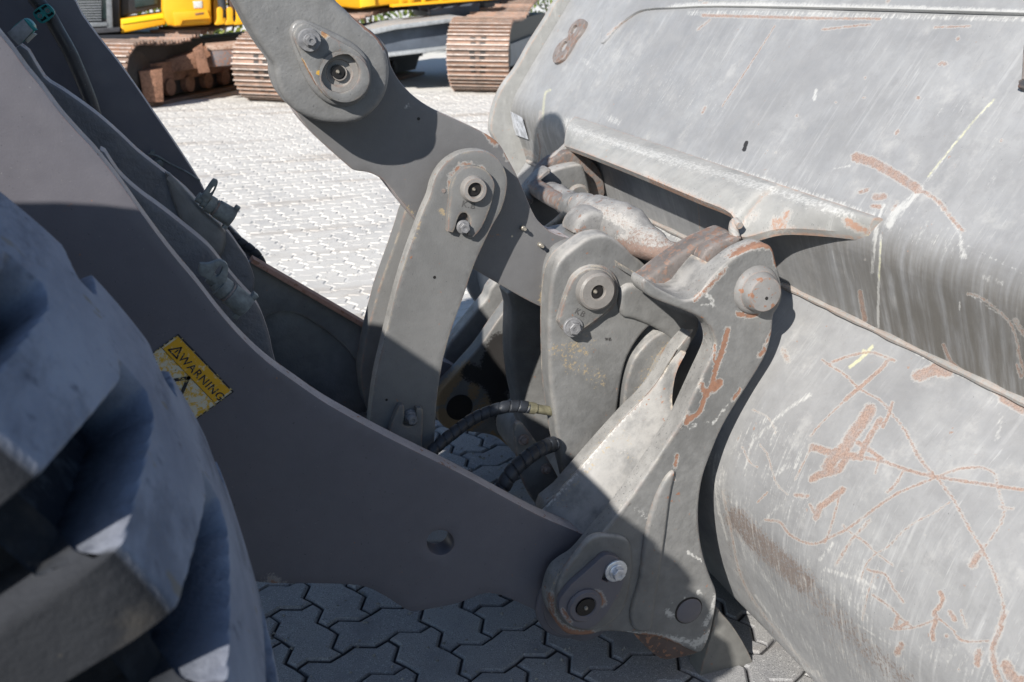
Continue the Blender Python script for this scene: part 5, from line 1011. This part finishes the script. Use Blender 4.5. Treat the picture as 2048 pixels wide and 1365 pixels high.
tA, frA, hdA, sdA = track(exA, PG(205, 222)[:2], math.radians(35), .72, .74, 4.2, M_rfr, .12)
track(exA, PG(205, 222)[:2] - sdA[:2] * 2.3, math.radians(35), .72, .74, 4.2, M_rfr, .12)
# rusty guard box, side beam and step plate of its inner track frame
Yb = 12.6
plate("idler_guard", [(277, 143, 1), (325, 139, 1), (328, 205, 1), (288, 207, 1)], 12.45, .4, M_rfr, exA, n=1, bev=.02)
plate("side_beam", [(322, 122, 1), (380, 108, 1), (415, 95, 1), (600, 84, 1), (600, 125, 1), (430, 134, 1), (380, 140, 1), (325, 150, 1)], 13.1, .35, M_rfr, exA, n=1, bev=.02)
plate("side_beam", [(415, 92, 1), (482, 86, 1), (600, 80, 1), (600, 90, 1), (482, 98, 1), (415, 102, 1)], 12.98, .45, paint("worn_beam_top", (.42, .30, .23), .6, edge=0, rustspots=.55), exA, n=1, bev=.01)
plate("step_plate", [(386, 100, 1), (405, 88, 1), (421, 145, 1), (398, 148, 1)], 12.85, .12, M_rfr, exA, n=1, bev=.01)
plate("frame_panel", [(420, 103, 1), (472, 100, 1), (470, 131, 1), (428, 134, 1)], 12.95, .1, paint("patched_grey_frame", (.16, .14, .14), .6, edge=0, rustspots=.52, rustcol=((.30, .14, .08), (.22, .10, .06))), exA, n=1, bev=.01)
# upper structure
Yu = 13.6
plate("house_floor", [(100, 72, 1), (330, 68, 1), (330, 82, 1), (300, 90, 1), (100, 88, 1)], Yu - .05, 1.6, M_cab, exA, n=1, bev=.02)
plate("cab_body", [(90, -320, 1), (236, -320, 1), (242, 66, 1), (100, 74, 1)], Yu, 1.3, M_cab, exA, n=1, bev=.05)
plate("cab_window", [(120, -280, 1), (212, -280, 1), (216, 38, 1), (124, 38, 1)], Yu - .012, .02, M_glass, exA, n=1, bev=.004)
for k_ in range(11): plate("louvre_slat", [(134, -12 + k_ * 5.2, 1), (203, -13 + k_ * 5.2, 1), (203, -10.2 + k_ * 5.2, 1), (134, -9.2 + k_ * 5.2, 1)], Yu - .03, .02, M_rail, exA, n=1, bev=.002)
plate("cab_post", [(206, -200, 1), (216, -200, 1), (226, 62, 1), (214, 62, 1)], Yu - .05, .06, M_rail, exA, n=1, bev=.006)
plate("cab_sill", [(150, 46, 1), (214, 45, 1), (216, 53, 1), (150, 56, 1)], Yu - .06, .06, M_rail, exA, n=1, bev=.006); plate("cab_sill", [(155, 58, 1), (240, 55, 1), (240, 64, 1), (158, 70, 1)], Yu - .06, .06, plain("dark_sill", (.05, .05, .055), .5), exA, n=1, bev=.006)
plate("side_window", [(236, -300, 1), (326, -300, 1), (326, 14, 1), (240, 36, 1)], Yu + .1, 1.2, M_cab, exA, n=1, bev=.03)
plate("window_pane", [(262, -200, 1), (316, -200, 1), (316, 8, 1), (270, 16, 1)], Yu + .08, .02, M_glass, exA, n=1, bev=.003)
plate("side_panel", [(241, 38, 1), (328, 26, 1), (332, 50, 1), (242, 68, 1)], Yu - .02, .6, M_yel, exA, n=1, bev=.03); plate("side_stripe", [(243, 40, 1), (327, 28, 1), (327, 37, 1), (244, 49, 1)], Yu - .035, .03, M_lemon, exA, n=1, bev=.004)
eng = [(322, -160, 1), (420, -160, 1), (424, 45, 1), (420, 50, 1), (350, 55, 1), (336, 52, 1), (328, 40, 1), (324, 20, 1)]
plate("engine_cover", eng, Yu - .25, 1.2, M_yel, exA, bev=.05)
plate("cover_step", [(345, 25, 1), (415, 20, 1), (422, 38, 1), (366, 42, 1), (362, 52, 1), (350, 52, 1)], Yu - .30, .08, M_yel, exA, n=1, bev=.015)
plate("cover_slot", [(390, 27, 1), (408, 25, 1), (407, 29, 1), (391, 31, 1)], Yu - .305, .02, M_rfr, exA, n=1, bev=.002)
plate("cover_vent", [(386, 3, 1), (404, 2, 1), (405, 16, 1), (388, 17, 1)], Yu - .262, .02, plain("pale_grille", (.5, .5, .48), .5), exA, n=1, bev=.002)
plate("engine_cover", [(420, -120, 1), (458, -120, 1), (452, 46, 1), (428, 48, 1)], Yu - .1, 1.0, M_yel, exA, n=1, bev=.02)
for x in (440, 460, 478):
    plate("boom_lug", [(x - 6, 18), (x + 2, 15), (x + 6, 22), (x + 6, 40), (x + 10, 48), (x - 10, 50), (x - 6, 40)], Yu - .35, .06, M_yel, exA, bev=.006)
lathe("cylinder_barrel", [(.05, 0), (.05, 1.4)], P(448, 36, Yu - .25), plain("dark_cylinder", (.05, .055, .065), .35, .3), exA, axis=(-.05, .0, 1)); lathe("cylinder_barrel", [(.05, 0), (.05, 1.4)], P(466, 34, Yu - .2), plain("brown_cylinder", (.08, .05, .04), .45, .2), exA, axis=(.0, .0, 1))
exB = empty("excavator", (3.2, 14.2, 0), 'yellow excavator with grey undercarriage, its two worn tracks facing the camera', 'excavator', 'excavators parked across the yard')
tB, frB, hdB, sdB = track(exB, PG(527, 212)[:2] + np.array([0, .1]), math.radians(38), .76, .80, 4.4, M_trk, .2)
track(exB, PG(952, 193)[:2] + np.array([.05, .1]), math.radians(30), .80, .92, 4.6, M_gfr, .26)
cb = [(740, 66, 1), (790, 56, 1), (900, 40, 1), (930, 36, 1), (930, 96, 1), (880, 102, 1), (785, 112, 1), (740, 116, 1)]
plate("carbody", cb, 13.2, .8, M_gfr, exB, n=1, bev=.03)
for pts, Yq in (([(745, 58, 1), (790, 50, 1), (930, 34, 1), (930, 42, 1), (790, 60, 1), (745, 70, 1)], 13.05), ([(770, 108, 1), (930, 90, 1), (930, 97, 1), (772, 115, 1)], 13.05)):
    plate("carbody_flange", pts, Yq, 1.1, plain("pale_flange", (.30, .315, .325), .5), exB, n=1, bev=.01)
plate("swing_base", [(860, 20, 1), (960, 5, 1), (960, 36, 1), (880, 40, 1), (862, 34, 1)], 13.9, 1.0, M_gfr, exB, n=1, bev=.02)
plate("house_body", [(600, -220, 1), (1010, -220, 1), (1000, -6, 1), (800, 8, 1), (740, 16), (715, 19), (690, 16), (640, 14, 1)], 13.9, 1.8, M_yel, exB, n=2, bev=.05)
plate("guard_rail", [(786, 9, 1), (1000, -6, 1), (1000, -1, 1), (786, 15, 1)], 13.6, .2, M_yel, exB, n=1, bev=.01)
for x in (800, 818, 845, 880, 920): plate("rail_post", [(x, -60, 1), (x + 6, -60, 1), (x + 6, 12 - (x - 790) * .07, 1), (x, 12 - (x - 790) * .07, 1)], 13.62, .06, M_yel, exB, n=1, bev=.005)
plate("house_panel", [(716, -60, 1), (745, -60, 1), (752, 12, 1), (722, 16, 1)], 13.84, .08, plain("pale_yellow_panel", (.80, .50, .03), .35, 0, .05, 3), exB, n=1, bev=.02)
plate("house_floor", [(830, 6, 1), (1000, -10, 1), (1000, 20, 1), (900, 30, 1), (840, 22, 1)], 14.0, 1.2, M_cab, exB, n=1, bev=.02)

# ------------------------------------------------------------------ bushes beyond the machines
def mat_leaf(nm, c1, c2):
    b = NB(nm); g = b.n("ShaderNodeNewGeometry"); c = b.mix(g.outputs["Random Per Island"], c1, c2); b.l(c, b.b.inputs["Base Color"]); b.b.inputs["Roughness"].default_value = .55; return b.m
M_lf = mat_leaf("green_leaf", (.035, .075, .012), (.16, .20, .03)); M_lf2 = mat_leaf("yellow_green_leaf", (.12, .17, .015), (.26, .28, .04)); M_st = plain("brown_stem", (.09, .06, .04), .8)
labels = ['low bush seen under the left excavator cab floor', 'yellow green bush between the yellow cover and the rusty track', 'green bush behind the top of the tilt rod', 'green bush under the yellow guard rail', 'bush behind the right hand track', 'bush far behind the bucket top']
for k_, (px, yb) in enumerate(((330, 19.0), (420, 18.6), (740, 19.5), (830, 20.5), (1015, 20.0), (1120, 21))):
    c = P(px, 0, yb); c[2] = 0; bush = empty("leafy_bush", tuple(c), labels[k_], 'bush', 'bushes beyond the excavators')
    V, Fc = [], []
    for _ in range(1100):
        a, h, rr = random.uniform(0, 6.28), random.random() ** .8, random.random() ** .5
        rad_ = 1.35 * rr * (1 - .35 * h) * (1 + .25 * math.sin(3 * a + k_)); p = c + np.array([rad_ * math.cos(a), rad_ * math.sin(a) * .7, .05 + 1.9 * h * (1 + .2 * math.sin(5 * a))])
        u = RNG.normal(size=3); u /= np.linalg.norm(u); v = np.cross(u, RNG.normal(size=3)); v /= np.linalg.norm(v); s = random.uniform(.04, .085); b0 = len(V)
        V += [p - u * s, p + v * s * .45 + np.array([0, 0, .01]), p + u * s, p - v * s * .45]; Fc += [(b0, b0 + 1, b0 + 2), (b0, b0 + 2, b0 + 3)]
    mesh("foliage", V, Fc, M_lf2 if k_ == 1 else M_lf, bush, 0)['kind'] = 'stuff'
    st_ = [tube_geo([c + np.array([random.uniform(-.2, .2), random.uniform(-.2, .2), 0]), c + np.array([random.uniform(-.6, .6), random.uniform(-.4, .4), 1.3])], [.03, .012], 6, 3) for _ in range(6)]
    V, Fc = join(st_); mesh("stems", V, Fc, M_st, bush)
